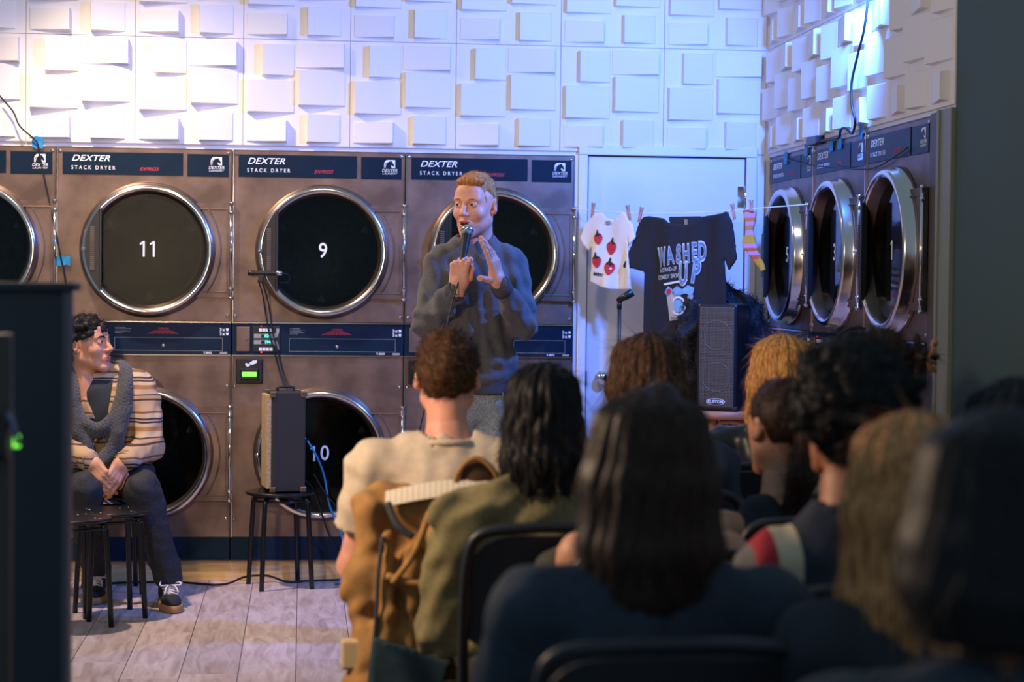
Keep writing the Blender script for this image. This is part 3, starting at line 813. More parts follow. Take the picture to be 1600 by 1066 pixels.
def shoe(parent, ankle, toe, name='sneaker'):
    """low sneaker from heel under the ankle to the toe, flat on the floor"""
    a = Vector((ankle[0], ankle[1], 0)); t = Vector((toe[0], toe[1], 0)); d = (t-a).normalized(); yaw = math.atan2(d.x, -d.y)
    M = Matrix.Translation(a) @ Matrix.Rotation(yaw, 4, 'Z')
    f = Field((-.06, -.24, .02), (.06, .09, .13), .004)
    f.ell((0, -.10, .036), (.043, .118, .034), .02).ell((0, .025, .055), (.036, .048, .045), .03).cone((0, .015, .06), (0, .02, .115), .036, .040, .02)
    f.cut(lambda X, Y, Z: np.maximum(Z-.104, .024-Z)); f.cone((0, .015, .13), (0, .015, .08), .033, .031, .004, 'sub')
    co, F = f.raw(M); o = link(name, joined(name, [(co, F, 0)], M_suede), parent)
    s = Field((-.07, -.25, -.005), (.07, .10, .05), .004)
    s.ell((0, -.105, .014), (.052, .128, .05), .02).ell((0, .02, .014), (.044, .062, .05), .03).cut(lambda X, Y, Z: np.maximum(Z-.032, .001-Z))
    co, F = s.raw(M); link('sole', joined('sole', [(co, F, 0)], M_sole), o)
    b = MB()
    for i in range(5):
        y = -.055-.022*i; z = .092-.0085*i
        b.tube([(-.030, y+.006, z-.012), (0, y, z), (.030, y-.006, z-.012)], .0042, 6)
        if i < 4: b.tube([(.030, y-.006, z-.012), (0, y-.011, z-.002), (-.030, y-.016, z-.02)], .0036, 6)
    for q in ([(0, -.05, .098), (.03, -.035, .115), (.045, -.07, .10), (0, -.055, .098)], [(0, -.05, .098), (-.03, -.04, .118), (-.042, -.075, .10), (0, -.055, .098)], [(0, -.05, .098), (.02, -.085, .096), (.03, -.12, .075)], [(0, -.05, .098), (-.018, -.09, .093), (-.03, -.125, .07)], [(0, -.05, .098), (.03, -.052, .108), (.055, -.05, .104)]):
        b.tube(smooth_path(q, 5), .0040, 6)
    me = b.mesh('laces', M_lace); me.transform(M); link('laces', me, o)
    return o

# ---- the standing comedian
com = thing('person', 'standing man with ginger hair, charcoal sweatshirt and pale jeans, speaking into a microphone', 'person', (.665, 7.8, 0))
HC = Vector((.006, 0, 1.712)); MH = frame2(HC, math.radians(-30), math.radians(4), math.radians(1))
hf = head_field(.0027, True, .0085, .0, True, 1.0, .057)
co, F = hf.raw(); hm = joined('h', [(co, F, 0)], M_skin_f, head_region(1, 2, .0085))
MIh = np.zeros(len(F), np.int32); hm.polygons.foreach_get('material_index', MIh); co2 = co@np.array(MH.to_3x3()).T+np.array(MH.translation)
# coarse body below the collar, hidden by the clothes
bf = Field((-.30, -.36, .02), (.34, .22, 1.62), .014)
bf.ell((.02, 0, 1.36), (.15, .10, .2), .04).ell((.02, 0, 1.05), (.14, .10, .16), .05).cone((.012, .03, 1.50), (.01, .03, 1.58), .066, .060, .04)
RS, RE, RW = Vector((-.128, .0, 1.485)), Vector((-.172, -.04, 1.262)), Vector((-.075, -.245, 1.398))
LS, LE, LW = Vector((.165, .02, 1.485)), Vector((.190, -.09, 1.262)), Vector((.080, -.275, 1.415))
for a, b, c in ((RS, RE, RW), (LS, LE, LW)): bf.cone(a, b, .036, .034, .02).cone(b, c, .032, .026, .02)
for s in (-1, 1): bf.cone((.02+s*.09, 0, .95), (.02+s*.11, .0, .5), .08, .055, .03).cone((.02+s*.11, 0, .5), (.02+s*.12, .03, .07), .052, .036, .02)
bco, bF = bf.raw()
# right hand round the microphone: fingers wrap from its far side, knuckles to the camera
def basis(o, y, z):
    y = Vector(y).normalized(); z = Vector(z); z = (z-y*z.dot(y)).normalized(); x = y.cross(z)
    m = Matrix((x, y, z)).transposed().to_4x4(); m.translation = o; return m
MIC0, MIC1 = Vector((-.036, -.165, 1.618)), Vector((-.066, -.245, 1.455))     # ball, tail
MR = basis(RW, (.05, -.06, 1.0), (-.35, -.9, -.05))      # palm away from the camera, back of the hand in front
rh = hand_mesh(MR, mirror=False, wrist=.022, curl=(1.15, 1.25, 1.3, 1.3), k2=1.05, k3=.6, spread=.03, thumb=((.038, .040, -.020), (.040, .075, -.030), (.026, .098, -.036)))
ML = basis(LW, (-.28, -.12, 1.0), (.80, -.55, .25))
lh = hand_mesh(ML, mirror=True, wrist=.004, curl=(.10, .16, .24, .30), k2=.5, k3=.4, spread=.05, thumb=((.046, .030, -.016), (.078, .046, -.030), (.102, .052, -.040)))
V = [(bco, bF, 0)]
body = joined('body', [(co2, F, 0), (bco, bF, 0), (*rh, 0), (*lh, 0)], [M_skin_f, M_lip, M_mouth], lambda c, mi: np.concatenate([MIh, mi[len(MIh):]]))
link('body', body, com)
eyes(com, MH, (-.25, -1, .0)); brows(com, MH, H_ginger, .0030)
tm = MB().box((-.011, -.0945, -.0560), (.011, -.090, -.0530)).mesh('teeth', M_eye); tm.transform(MH); link('teeth', tm, com)
def gx(f):
    f.ell((0, -.045, .106), (.054, .038, .018), .02); f.ell((.02, -.05, .106), (.042, .03, .015), .015)
hf2 = cap_short(.003, .004, .066, -.05, .2, (.0026, 110), 5, .016, gx, temple=.050, side_y=-.032)
hair_obj(com, MH, hf2, H_ginger, 2600, .013, .0014, lambda p: np.stack([p[:, 0]*2, -.06+0*p[:, 1], .10+0*p[:, 2]], 1), 3, .5, keep=lambda c: c[:, 2] > -.01)
# sweatshirt
sw = Field((-.34, -.36, .93), (.36, .24, 1.62), .0062)
sw.ell((.02, .0, 1.37), (.156, .118, .20), .03).ell((.025, .0, 1.16), (.150, .125, .16), .06).cone((.03, .0, 1.03), (.03, 0, 1.06), .135, .14, .06)
sw.cone((-.12, .012, 1.495), (.155, .022, 1.495), .062, .062, .05).cone((.012, .03, 1.560), (-.10, .015, 1.520), .068, .05, .04).cone((.012, .03, 1.560), (.135, .02, 1.520), .068, .05, .04)
for a, b, c in ((RS, RE, RW), (LS, LE, LW)):
    w = b+(c-b)*.80; sw.cone(a, b, .060, .058, .018).cone(b, w, .057, .044, .014).cone(b+(c-b)*.80, b+(c-b)*.96, .036, .035, .012)
sw.ell((-.172, -.03, 1.248), (.05, .05, .045), .03).ell((.190, -.07, 1.248), (.052, .06, .048), .03)
fw1, fw2, fw3 = wob(11, .0045, 32, 6, (1, 1, 1.6)), wob(12, .0036, 80, 6, (1, 1, .6)), wob(5, .004, 48, 5, (.5, .5, 2))
sw.disp(lambda X, Y, Z: fw1(X, Y, Z)+fw2(X, Y, Z)+fw3(X, Y, Z)*(Z < 1.32))
sw.cut(lambda X, Y, Z: np.maximum(1.0-Z+.03*X, -1))
sw.cut(lambda X, Y, Z: .068-np.sqrt((X-.012)**2+((Y-.018)*1.05)**2)-np.maximum(1.563-.55*(-Y+.02)-Z, 0)*4)
so = field_obj('sweatshirt', sw, M_sweat, com)
cl = MB(); ring = []
for i in range(33):
    a = 2*PI*i/32; ring.append((.012+.071*math.cos(a), .014+.073*math.sin(a), 1.556+.034*math.sin(a)))
cl.tube(ring, .010, 8); cl.obj('collar', M_collar, so)
hb = Field((-.2, -.2, .94), (.25, .2, 1.06), .006); hb.ell((.03, .0, 1.0), (.168, .138, .2), .02).disp(wob(8, .003, 45, 5, (1, 1, .3))).cut(lambda X, Y, Z: np.maximum(Z-1.045+.03*X*0, .985-Z))
field_obj('hem_band', hb, M_collar, so)
for b, c, n in ((RE, RW, 'cuff'), (LE, LW, 'cuff')):
    MB().tube([b+(c-b)*.84, b+(c-b)*.90, b+(c-b)*1.02], [.040, .0405, .0385], 18).obj(n, M_collar, so)
jn = Field((-.2, -.16, .06), (.26, .2, 1.06), .009)
jn.ell((.03, .005, .97), (.155, .125, .10), .05)
for s in (-1, 1): jn.cone((.03+s*.085, 0, .92), (.025+s*.11, -.005, .5), .096, .072, .03).cone((.025+s*.11, -.005, .5), (.02+s*.125, .03, .09), .072, .06, .02)
jn.disp(wob(21, .003, 60, 6)).cut(lambda X, Y, Z: np.maximum(Z-1.03, .075-Z))
jo = field_obj('jeans', jn, M_denim_l, com)
MB().box((.110, -.150, .865), (.112, -.118, .995)).obj('pocket_seam', M_denim_l, jo)
for s in (-1, 1): shoe(com, (.02+s*.125, .03), (.02+s*.16, -.2))

# ---- the seated man in the striped shirt jacket
SX, SY = -.846, 9.08
man = thing('person', 'man with dark curls, striped shirt jacket and grey scarf, sitting at the left', 'person', (SX, SY, 0))
HC2 = Vector((-.098, -.02, 1.122)); MH2 = frame2(HC2, math.radians(62), math.radians(-7), math.radians(2), .98)
hf = head_field(.0030, True, 0, .0, True, .98, .053)
co, F = hf.raw(); hm = joined('h', [(co, F, 0)], M_skin_m, head_region(1, 2, 0)); MIh2 = np.zeros(len(F), np.int32); hm.polygons.foreach_get('material_index', MIh2)
R3 = np.array(MH2.to_3x3()); co2 = co@R3.T+np.array(MH2.translation)
S_R, E_R, W_R = Vector((-.165, .0, .935)), Vector((-.205, -.10, .70)), Vector((-.060, -.30, .655))
S_L, E_L, W_L = Vector((.135, .0, .935)), Vector((.170, -.10, .70)), Vector((.075, -.29, .655))
K_R, K_L, A_R, A_L = Vector((-.085, -.345, .535)), Vector((.160, -.355, .535)), Vector((-.05, -.115, .15)), Vector((.265, -.345, .15))
bf = Field((-.3, -.48, .03), (.3, .22, 1.1), .014)
bf.ell((-.01, .02, .80), (.14, .10, .2), .04).ell((0, .05, .59), (.15, .13, .10), .05).cone((-.06, .02, .95), (-.085, .01, 1.02), .06, .056, .04)
for a, b, c in ((S_R, E_R, W_R), (S_L, E_L, W_L)): bf.cone(a, b, .036, .034, .02).cone(b, c, .030, .026, .02)
for hx, k, a in ((-.08, K_R, A_R), (.085, K_L, A_L)): bf.cone((hx, .03, .57), k, .075, .055, .03).cone(k, a, .052, .036, .02)
bco, bF = bf.raw()
MRh = basis(W_R, (.55, -.45, -.62), (-.45, -.85, .35)); MLh = basis(W_L, (-.42, -.50, -.75), (.55, -.80, .25))
rh = hand_mesh(MRh, mirror=False, wrist=.012, curl=(.5, .6, .7, .75), k2=.8, k3=.5, spread=.06, thumb=((.042, .036, -.012), (.058, .066, -.020), (.058, .094, -.024)))
lh = hand_mesh(MLh, mirror=True, wrist=.012, curl=(.45, .5, .55, .6), k2=.8, k3=.5, spread=.05, thumb=((.042, .036, -.012), (.056, .066, -.022), (.054, .094, -.028)))
link('body', joined('body', [(co2, F, 0), (bco, bF, 0), (*rh, 0), (*lh, 0)], [M_skin_m, M_lip, M_mouth], lambda c, mi: np.concatenate([MIh2, mi[len(MIh2):]])), man)
eyes(man, MH2, (.12, -1, .1)); brows(man, MH2, H_black, .0044)
MB().ball(MH2 @ Vector((-.083, .012, -.024)), .0035, 8).obj('ear_stud', M_black, man)
def curls(h, n, seed, R=(.012, .02), spread=1., zmin=-.02, base=(.078, .097, .088), front=.07, off=.008):
    g = np.random.default_rng(seed); f = Field((-.15, -.165, -.13), (.15, .165, .19), h)
    f.ell((0, .026, .044), (base[0]+.004, base[1]-.002, base[2]+.004), .02)
    k = 0
    while k < n:
        v = g.normal(size=3); v /= np.linalg.norm(v); p = np.array((0, .02, .04))+v*(np.array(base)+off*spread)
        if p[2] < zmin-(.05 if p[1] > .03 else 0) or (p[1] < -.02 and p[2] < front-abs(p[0])*.35): continue
        r = g.uniform(*R); q = p+g.normal(size=3)*.01; f.cone(p, q, r, r*.7, .006); k += 1
    return f
hc = curls(.0034, 150, 4, (.011, .019), zmin=-.015, front=.058)
def cutface(f):
    f.cut(lambda X, Y, Z: np.where(Y < .005, (.052+(.0-Y)*.12-np.abs(X)*.30-Z), np.where(Y < .035, (.02-Z)*.7, (-.062-Z))))
cutface(hc)
hair_obj(man, MH2, hc, H_black, 1500, .030, .0022, None, 9, .8, .007, .8, 5)
STR = [(0, (175, 144, 109)), (.20, (71, 45, 32)), (.25, (168, 135, 103)), (.33, (39, 29, 25)), (.36, (180, 152, 120)), (.50, (156, 109, 65)), (.60, (184, 157, 128)), (.68, (53, 36, 35)), (.72, (159, 135, 122)), (.76, (53, 36, 35)), (.80, (186, 161, 132)), (.90, (117, 79, 51)), (.95, (175, 144, 109))]
M_strip = band_mat('striped_flannel', STR, .175, 2, .9, .035, 5)
M_strip2 = band_mat('striped_flannel_sleeve', STR, .16, 2, .9, .05, 6)
jk = Field((-.32, -.36, .47), (.30, .26, 1.08), .0062)
jk.ell((-.01, .01, .84), (.170, .125, .19), .04).ell((.0, .03, .64), (.172, .145, .15), .06).cone((-.15, .01, .955), (.125, .01, .955), .058, .058, .04).cone((-.06, .02, 1.0), (-.12, .01, .975), .06, .05, .03).cone((-.05, .02, 1.0), (.08, .01, .975), .06, .05, .03)
for a, b, c in ((S_R, E_R, W_R), (S_L, E_L, W_L)): jk.cone(a, b, .066, .060, .03).cone(b, b+(c-b)*.93, .060, .046, .025)
f1, f2 = wob(31, .0045, 40, 6), wob(32, .0028, 85, 6)
jk.disp(lambda X, Y, Z: f1(X, Y, Z)+f2(X, Y, Z)).cut(lambda X, Y, Z: .50-Z)
jk.cut(lambda X, Y, Z: np.where(Z < .975, -9, .05-np.sqrt((X+.085)**2+(Y-.01)**2)))
# the open front: a V down from the neck shows the dark undershirt
jk.cut(lambda X, Y, Z: np.where((Y < -.06) & (Z > .74), (.30*(Z-.74)-np.abs(X+.02+.18*(Z-.74))), -1))
jo = field_obj('shirt_jacket', jk, M_strip, man)
for b, c in ((E_R, W_R), (E_L, W_L)): MB().tube([b+(c-b)*.86, b+(c-b)*.92, b+(c-b)*1.03], [.045, .046, .043], 18).obj('cuff', M_strip2, jo)
us = Field((-.16, -.14, .55), (.16, .12, 1.02), .008); us.ell((-.02, -.005, .80), (.125, .105, .22), .03).cone((-.08, .01, .98), (-.07, .0, .93), .062, .08, .03).cut(lambda X, Y, Z: Z-.985)
field_obj('undershirt', us, M_blktop, man)
scf = Field((-.24, -.24, .60), (.16, .16, 1.10), .0052)
def scarf_loop(f, pts, r, k=.012): f.chain(smooth_path(pts, 5), [r]*400, k)
scarf_loop(scf, [(-.165, .03, .985), (-.175, -.05, .93), (-.13, -.125, .83), (-.045, -.155, .775), (.035, -.125, .84), (.055, -.05, .955), (.04, .03, 1.02), (-.05, .085, 1.035), (-.13, .07, 1.02), (-.165, .03, .995)], .030)
scarf_loop(scf, [(-.155, .03, 1.035), (-.168, -.05, .985), (-.15, -.115, .87), (-.115, -.15, .76), (-.075, -.165, .66), (-.04, -.185, .63)], .030)
scarf_loop(scf, [(.030, .03, 1.035), (.056, -.04, .99), (.055, -.115, .87), (.035, -.150, .78), (.02, -.165, .70), (-.02, -.19, .645), (-.035, -.20, .615)], .033)
w3 = wob(41, .004, 60, 5)
scf.disp(lambda X, Y, Z: w3(X, Y, Z)+.0022*np.sin(520*(X*.8+Y*.5)+60*Z)+.0012*np.sin(480*Z+200*X))
M_scarf = mat('grey_knit_scarf', (66, 66, 68), .95, noise=(220, .5), bump=(260, .7), sheen=.2)
field_obj('scarf', scf, M_scarf, man)
pt = Field((-.28, -.48, .06), (.36, .24, .70), .007)
pt.ell((0, .05, .575), (.17, .14, .085), .05)
for hx, k, a in ((-.085, K_R, A_R), (.09, K_L, A_L)): pt.cone((hx, .03, .565), k, .086, .076, .035).cone(k, a+Vector((0, 0, .03)), .076, .060, .02)
p1, p2 = wob(51, .004, 50, 6), wob(52, .0025, 95, 6)
pt.disp(lambda X, Y, Z: p1(X, Y, Z)+p2(X, Y, Z)).cut(lambda X, Y, Z: np.maximum(.105-Z, Z-.64))
field_obj('trousers', pt, M_denim_k, man)
for ch in man.children_recursive if False else [o for o in bpy.data.objects if o.parent == man]:
    ch.scale = (1.0437,)*3; ch.location.z = -.0622
shoe(man, A_L*1.0437, (.325, -.62)); shoe(man, A_R*1.0437, (-.04, -.4))
# ------------------------------------------------------------------ the audience on folding chairs
M_chair = mat('chair_enamel', (30, 31, 34), .42); M_chairpad = mat('chair_vinyl', (34, 34, 37), .5, bump=(160, .12))
CH = {}
def folding_chair(label, x, y, rz=0):
    """facing +y; back at -y"""
    r = thing('folding_chair', label, 'chair', (x, y, 0), rz, 'audience folding chairs')
    def part(nm, fn, m):
        if nm not in CH: CH[nm] = fn().mesh(nm.split('#')[0], m)
        return link(nm.split('#')[0], CH[nm], r)
    part('seat', lambda: MB().box((-.205, -.18, .425), (.205, .21, .455), ch=.012), M_chairpad)
    def back():
        m = MB(); n = 16; v = []; f = []
        for lay in (0, .012):
            for j in range(2):
                for i in range(n+1):
                    u = -1+2*i/n; xx = u*.200; yy = -.225-.035*(1-u*u)-(.03 if j else 0)-lay
                    v.append((xx, yy, (.60, .868)[j]-(.05*abs(u)**6 if j else -.03*abs(u)**6)))
        N = n+1
        for i in range(n):
            f += [(i, i+1, N+i+1, N+i), (2*N+i, 3*N+i, 3*N+i+1, 2*N+i+1), (N+i, N+i+1, 3*N+i+1, 3*N+i), (i, 2*N+i, 2*N+i+1, i+1)]
        f += [(0, N, 3*N, 2*N), (n, 2*N+n, 3*N+n, N+n)]
        return m.add(v, f, 0, False)
    part('backrest', back, M_chairpad)
    part('back_frame', lambda: MB().tube(smooth_path([(-.205, -.19, .43), (-.212, -.225, .62), (-.210, -.26, .80), (-.185, -.275, .868), (-.10, -.295, .884), (0, -.302, .887), (.10, -.295, .884), (.185, -.275, .868), (.210, -.26, .80), (.212, -.225, .62), (.205, -.19, .43)], 5), .0125, 10), M_chair)
    for s in (-1, 1):
        k = 'ab'[s > 0]
        part('leg#f'+k, lambda: MB().tube([(s*.205, -.19, .43), (s*.207, .26, .0)], .0115, 8), M_chair)
        part('leg#r'+k, lambda: MB().tube([(s*.19, .17, .425), (s*.195, -.26, .0)], .0115, 8), M_chair)
    part('stretcher', lambda: MB().tube([(-.206, .17, .09), (.206, .17, .09)], .009, 8).tube([(-.194, -.19, .09), (.194, -.19, .09)], .009, 8), M_chair)
    return r

def sitter(label, hx, hy, hz, hair, topm, skin, rz=0, sleeve='long', sw=1., hyaw=0, hpitch=0, lean=.0, legm=None, neckline=.07, hscale=1., fold=1, face=False, drop=0.):
    """one seated listener; local front is -y, so rz = pi faces the stage"""
    th = PI+rz; c, s_ = math.cos(th), math.sin(th); off = -.035-lean
    r = thing('person', label, 'person', (hx+off*s_, hy-off*c, 0), th)
    dz = hz-1.19; M = frame2(Vector((0, off, hz)), hyaw, hpitch, 0, hscale)
    hf = head_field(.0045, True, 0, 0, face, .98, .052); co, F = hf.raw(M)
    z = lambda v: v+dz
    bf = Field((-.34, -.56, .02), (.34, .24, z(1.12)), .014)
    bf.ell((0, .0, z(.86)), (.128*sw, .086, .175), .04).ell((0, .03, .54), (.15, .12, .12), .06).cone((0, .015, z(1.0)), (0, off*.7+.02, z(1.07)), .062, .056, .04)
    S = [Vector((q*.172*sw, .01, z(.965)-drop)) for q in (-1, 1)]; E = [Vector((q*.225*sw, -.06, z(.69))) for q in (-1, 1)]; Wr = [Vector((q*.10, -.31, .62)) for q in (-1, 1)]
    bf.cone(S[0], S[1], .042, .042, .03)
    for q in (0, 1): bf.cone(S[q], E[q], .050 if sleeve == 'none' else .042, .039, .03).cone(E[q], Wr[q], .040, .028, .02).box(Wr[q]+Vector((0, -.06, -.015)), (.035, .06, .014), .012, .02)
    for q in (-1, 1): bf.cone((q*.085, .02, .52), (q*.10, -.42, .50), .07, .05, .03).cone((q*.10, -.42, .50), (q*.10, -.38, .06), .048, .034, .02)
    for q in (-1, 1):
        for i in range(4): bf.cone((q*(.085+.0165*i), -.43, .60), (q*(.09+.0165*i), -.475, .56), .008, .007, .004)
    bco, bF = bf.raw()
    link('body', joined('body', [(co, F, 0), (bco, bF, 0)], skin), r)
    t = Field((-.36, -.40, .46), (.36, .26, z(1.10)), .0085)
    t.ell((0, .0, z(.86)), (.160*sw, .118, .19), .05).ell((0, .03, .60), (.168, .140, .14), .08)
    if sleeve != 'none':
        t.cone(S[0], S[1], .066, .066, .04)
        for q in (-1, 1): t.cone((0, .015, z(1.035)), (q*.12*sw, .01, z(.975)-drop), .058, .05, .03)
    else:
        for q in (-1, 1): t.cone((q*.075, .02, z(1.0)), (q*.085, .03, z(.90)), .038, .06, .03)
    for q in (0, 1):
        if sleeve == 'long': t.cone(S[q], E[q], .068, .060, .03).cone(E[q], E[q]+(Wr[q]-E[q])*.9, .058, .042, .02)
        elif sleeve == 'short': t.cone(S[q], S[q]+(E[q]-S[q])*.62, .069, .074, .03)
    a, b = wob(int(hx*1000) % 977, .0045*fold, 34, 6, (1, 1, .7)), wob(int(hy*1000) % 971+3, .0028*fold, 70, 6)
    t.disp(lambda X, Y, Z: a(X, Y, Z)+b(X, Y, Z))
    if sleeve == 'short':
        for q in (0, 1):
            d = (E[q]-S[q]).normalized(); e = S[q]+(E[q]-S[q])*.60; sg = 1 if q else -1
            t.cut(lambda X, Y, Z: np.where(sg*X > .15*sw, (X-e.x)*d.x+(Y-e.y)*d.y+(Z-e.z)*d.z, -1))
    t.cut(lambda X, Y, Z: np.where(Z > z(.99), neckline-np.sqrt(X**2+(Y-.005)**2), -1))
    to = field_obj('top', t, topm, r)
    ring = []
    for i in range(25):
        w = 2*PI*i/24; ring.append(((neckline+.004)*math.cos(w), .008+(neckline+.002)*math.sin(w), z(1.022)+.012*math.sin(w)))
    if sleeve != 'none': MB().tube(ring, .009, 8).obj('neckband', topm, to)
    l = Field((-.26, -.52, .05), (.26, .22, .66), .013)
    l.ell((0, .03, .53), (.168, .145, .10), .05)
    for q in (-1, 1): l.cone((q*.09, .02, .525), (q*.105, -.42, .505), .088, .068, .03).cone((q*.105, -.42, .505), (q*.105, -.37, .07), .066, .052, .02)
    l.cut(lambda X, Y, Z: .085-Z)
    field_obj('trousers', l, legm or M_denim_k, r)
    for q in (-1, 1):
        f = Field((q*.105-.06, -.60, -.004), (q*.105+.06, -.28, .12), .008)
        f.ell((q*.105, -.46, .03), (.042, .115, .045), .02).cone((q*.105, -.37, .05), (q*.105, -.37, .09), .044, .044, .02).cut(lambda X, Y, Z: .001-Z)
        field_obj('shoe', f, M_suede, r)
    if hair: hair(r, M)
    return r
def long_hair(material, length=.24, w=.088, back=.09, n=1400, seed=3, rid=(.004, 230), part=True, front=-.03, wave=.0, bulge=.0, h=.0045, tips=0.):
    """straight hair: a cap over the skull and a curtain down the sides and the back"""
    def fn(parent, M):
        f = Field((-.16, -.12, -length-.06), (.16, .19, .17), h)
        f.ell((0, .022, .040), (.086, .104, .093), .02)
        for a in np.linspace(math.radians(-20), math.radians(200), 15):
            x, y = math.cos(a)*w, .025+math.sin(a)*back
            if y < front: continue
            f.chain([(x*.75, y*.75, .075), (x, y, -.02), (x*(1+bulge), y*(1+bulge)+.004, -length*.6), (x*(1.02+tips), y+.012, -length)], [.026, .026, .030, .017], .022)
        g = np.random.default_rng(seed); ph = g.uniform(0, 6, 3)
        f.disp(lambda X, Y, Z: rid[0]*np.sin(np.arctan2(X, Y-.02)*rid[1]*.085+ph[0]+np.sin(Z*22+ph[1])*(.6+wave)+wave*2*np.sin(Z*48))*.7+rid[0]*.5*np.sin(np.arctan2(X, Y-.02)*rid[1]*.21+ph[2]+Z*14))
        f.cut(lambda X, Y, Z: np.where((Y < -.045) & (np.abs(X) < .066), .060+(-.045-Y)*.2-Z, -1))
        hair_obj(parent, M, f, material, n, .06, .0016, lambda p: np.stack([p[:, 0]*1.2, (p[:, 1]-.02)*1.2, np.where(p[:, 2] > .09, -.04, -.25)], 1), seed, .02, .0, .05, 4)
    return fn
def short_hair(material, seed=3, th=.012, side=.9, n=3000, L=.018, top=.006, wobs=(.0045, 80), nape=-.055, lift=.45, hairline=.055, curl=0, width=.0022):
    def fn(parent, M):
        f = cap_short(.004, th, hairline, nape, side, wobs, seed, top)
        hair_obj(parent, M, f, material, n, L, width, lambda p: np.stack([p[:, 0]*1.5, p[:, 1]*1., -.10+p[:, 2]*.6], 1), seed, lift, curl, .45, 3)
    return fn
def afro_hair(material, n=240, seed=5, off=.022, R=(.016, .026), zmin=-.04):
    def fn(parent, M):
        f = curls(.0045, n, seed, R, 1., zmin, (.082, .100, .094), .06, off)
        f.ell((0, .03, .06), (.092, .108, .102), .02)
        f.cut(lambda X, Y, Z: np.where(Y < -.03, .05-Z-np.abs(X)*.2, np.where(Y < .03, -.02-Z, -.085-Z)))
        hair_obj(parent, M, f, material, 3200, .034, .0022, None, seed, 1.1, .008, .8, 5)
    return fn
def tied_hair(material, tail=True, bun=False, seed=6):
    def fn(parent, M):
        f = Field((-.12, -.13, -.26), (.12, .22, .17), .0045)
        f.ell((0, .022, .040), (.083, .101, .090), .02)
        f.disp(wob(seed, .002, 160, 6, (.2, 1, .2)))
        f.cut(lambda X, Y, Z: np.where(Y < -.01, .055+(-.01-Y)*.2-np.abs(X)*.3-Z, np.where(Y < .045, .018-Z, -.055-Z)))
        if tail: f.cone((0, .115, .02), (.01, .135, -.01), .022, .030, .015).chain([(.01, .135, -.01), (.02, .13, -.10), (.03, .10, -.20), (.035, .09, -.25)], [.030, .036, .028, .010], .015)
        if bun:
            g = np.random.default_rng(seed)
            for k in range(26):
                v = g.normal(size=3); v /= np.linalg.norm(v); f.cone(np.array((0, .135, .045))+v*.026, np.array((0, .135, .045))+v*.026+g.normal(size=3)*.018, .012, .009, .005)
        hair_obj(parent, M, f, material, 1700, .04, .0017, lambda p: np.stack([-p[:, 0]*1.5, .08+0*p[:, 1], -p[:, 2]*.6], 1), seed, .12, .002, .15, 4)
    return fn
def at_depth(px, py, y):
    """room point seen at picture position (px, py) of the 1600 wide photograph, at depth y"""
    d = fw+rt*((px-800)/3109.2)-up*((py-533)/3109.2); return Vector((0, 0, H_CAM))+d*(y/d.y)

AUD = []
def seat_person(px, py, y, chair_label, rz=0, **kw):
    p = at_depth(px, py, y); r = sitter(kw.pop('label'), p.x, p.y, p.z, kw.pop('hair'), kw.pop('topm'), kw.pop('skin'), rz, **kw)
    if chair_label: folding_chair(chair_label, r.location.x, r.location.y+.02, rz)
    return r
seat_person(699, 594, 5.25, 'folding chair with the tan canvas jacket hung over its back', -.06, label='man with short brown hair in a cream T-shirt, in front of the tan jacket', hair=short_hair(H_brown, 3, .010, .5, 4200, .020, .006, (.004, 90), -.075, .6), topm=M_cream, skin=M_skin_f, sleeve='short', sw=1.10, hyaw=-.05, fold=1.3)
seat_person(846, 655, 4.62, 'black folding chair behind the listener in the olive shirt', .05, label='listener with shoulder-length black hair and an olive shirt', hair=long_hair(H_black, .150, .060, .070, 2400, 5, (.005, 150), wave=.9, bulge=.08, tips=.25), topm=M_olive, skin=M_skin_m, sleeve='long', sw=1.06, fold=2.4)
seat_person(1008, 598, 5.35, 'folding chair under the brown-haired man in the navy sweater', .0, label='man with shaggy brown hair and a navy sweater, near the door knob', hair=long_hair(H_chest, .045, .076, .080, 1500, 8, (.0045, 150), wave=.5, front=-.06), topm=M_nvy, skin=M_skin_f, sw=1.08, hpitch=.12)
seat_person(1012, 733, 3.2, 'black folding chair of the dark-haired listener front and centre', .0, label='listener with long dark hair and dark clothes, front and centre, out of focus', hair=long_hair(H_dark, .205, .082, .085, 1600, 9, (.003, 120), bulge=.02), topm=M_dkcl, skin=M_skin_m, sw=1.12)
seat_person(1222, 588, 6.05, 'folding chair hidden under the blond listener in black satin', -.25, label='listener with straight blond hair and a black satin jacket beside the wooden stool', hair=long_hair(H_blond, .20, .076, .084, 1500, 11, (.0035, 200)), topm=M_satin, skin=M_skin_f, sw=.95, fold=1.6)
seat_person(1220, 672, 4.75, 'folding chair under the listener in the sleeveless black top', .15, label='listener with dark tied-back hair, left ear showing, in a sleeveless black top', hair=tied_hair(H_dark, True), topm=M_blktop, skin=M_skin_m, sleeve='none', sw=1.0, drop=.015, hyaw=.18, neckline=.05)
M_patch = band_mat('colour_block_knit', [(0, (38, 44, 56)), (.40, (200, 184, 150)), (.54, (168, 40, 50)), (.66, (104, 100, 98)), (.84, (38, 44, 56))], .34, 0, .9, .03, 3)
seat_person(1320, 658, 3.75, 'folding chair under the listener with the round curly hair', .1, label='listener with big round curly black hair and a red, cream and grey colour-block sweater', hair=afro_hair(H_black), topm=M_patch, skin=M_skin_d, sw=.88, hyaw=.2, hscale=.93, drop=.05)
def banded(parent, M):
    long_hair(H_chest, .16, .078, .085, 900, 14)(parent, M)
    m = MB().tube([(math.cos(a)*.094, .005-.02*math.sin(a), .045+math.sin(a)*.094) for a in [PI*i/20 for i in range(21)]], .006, 8).mesh('headband', M_blackpl); m.transform(M); link('headband', m, parent)
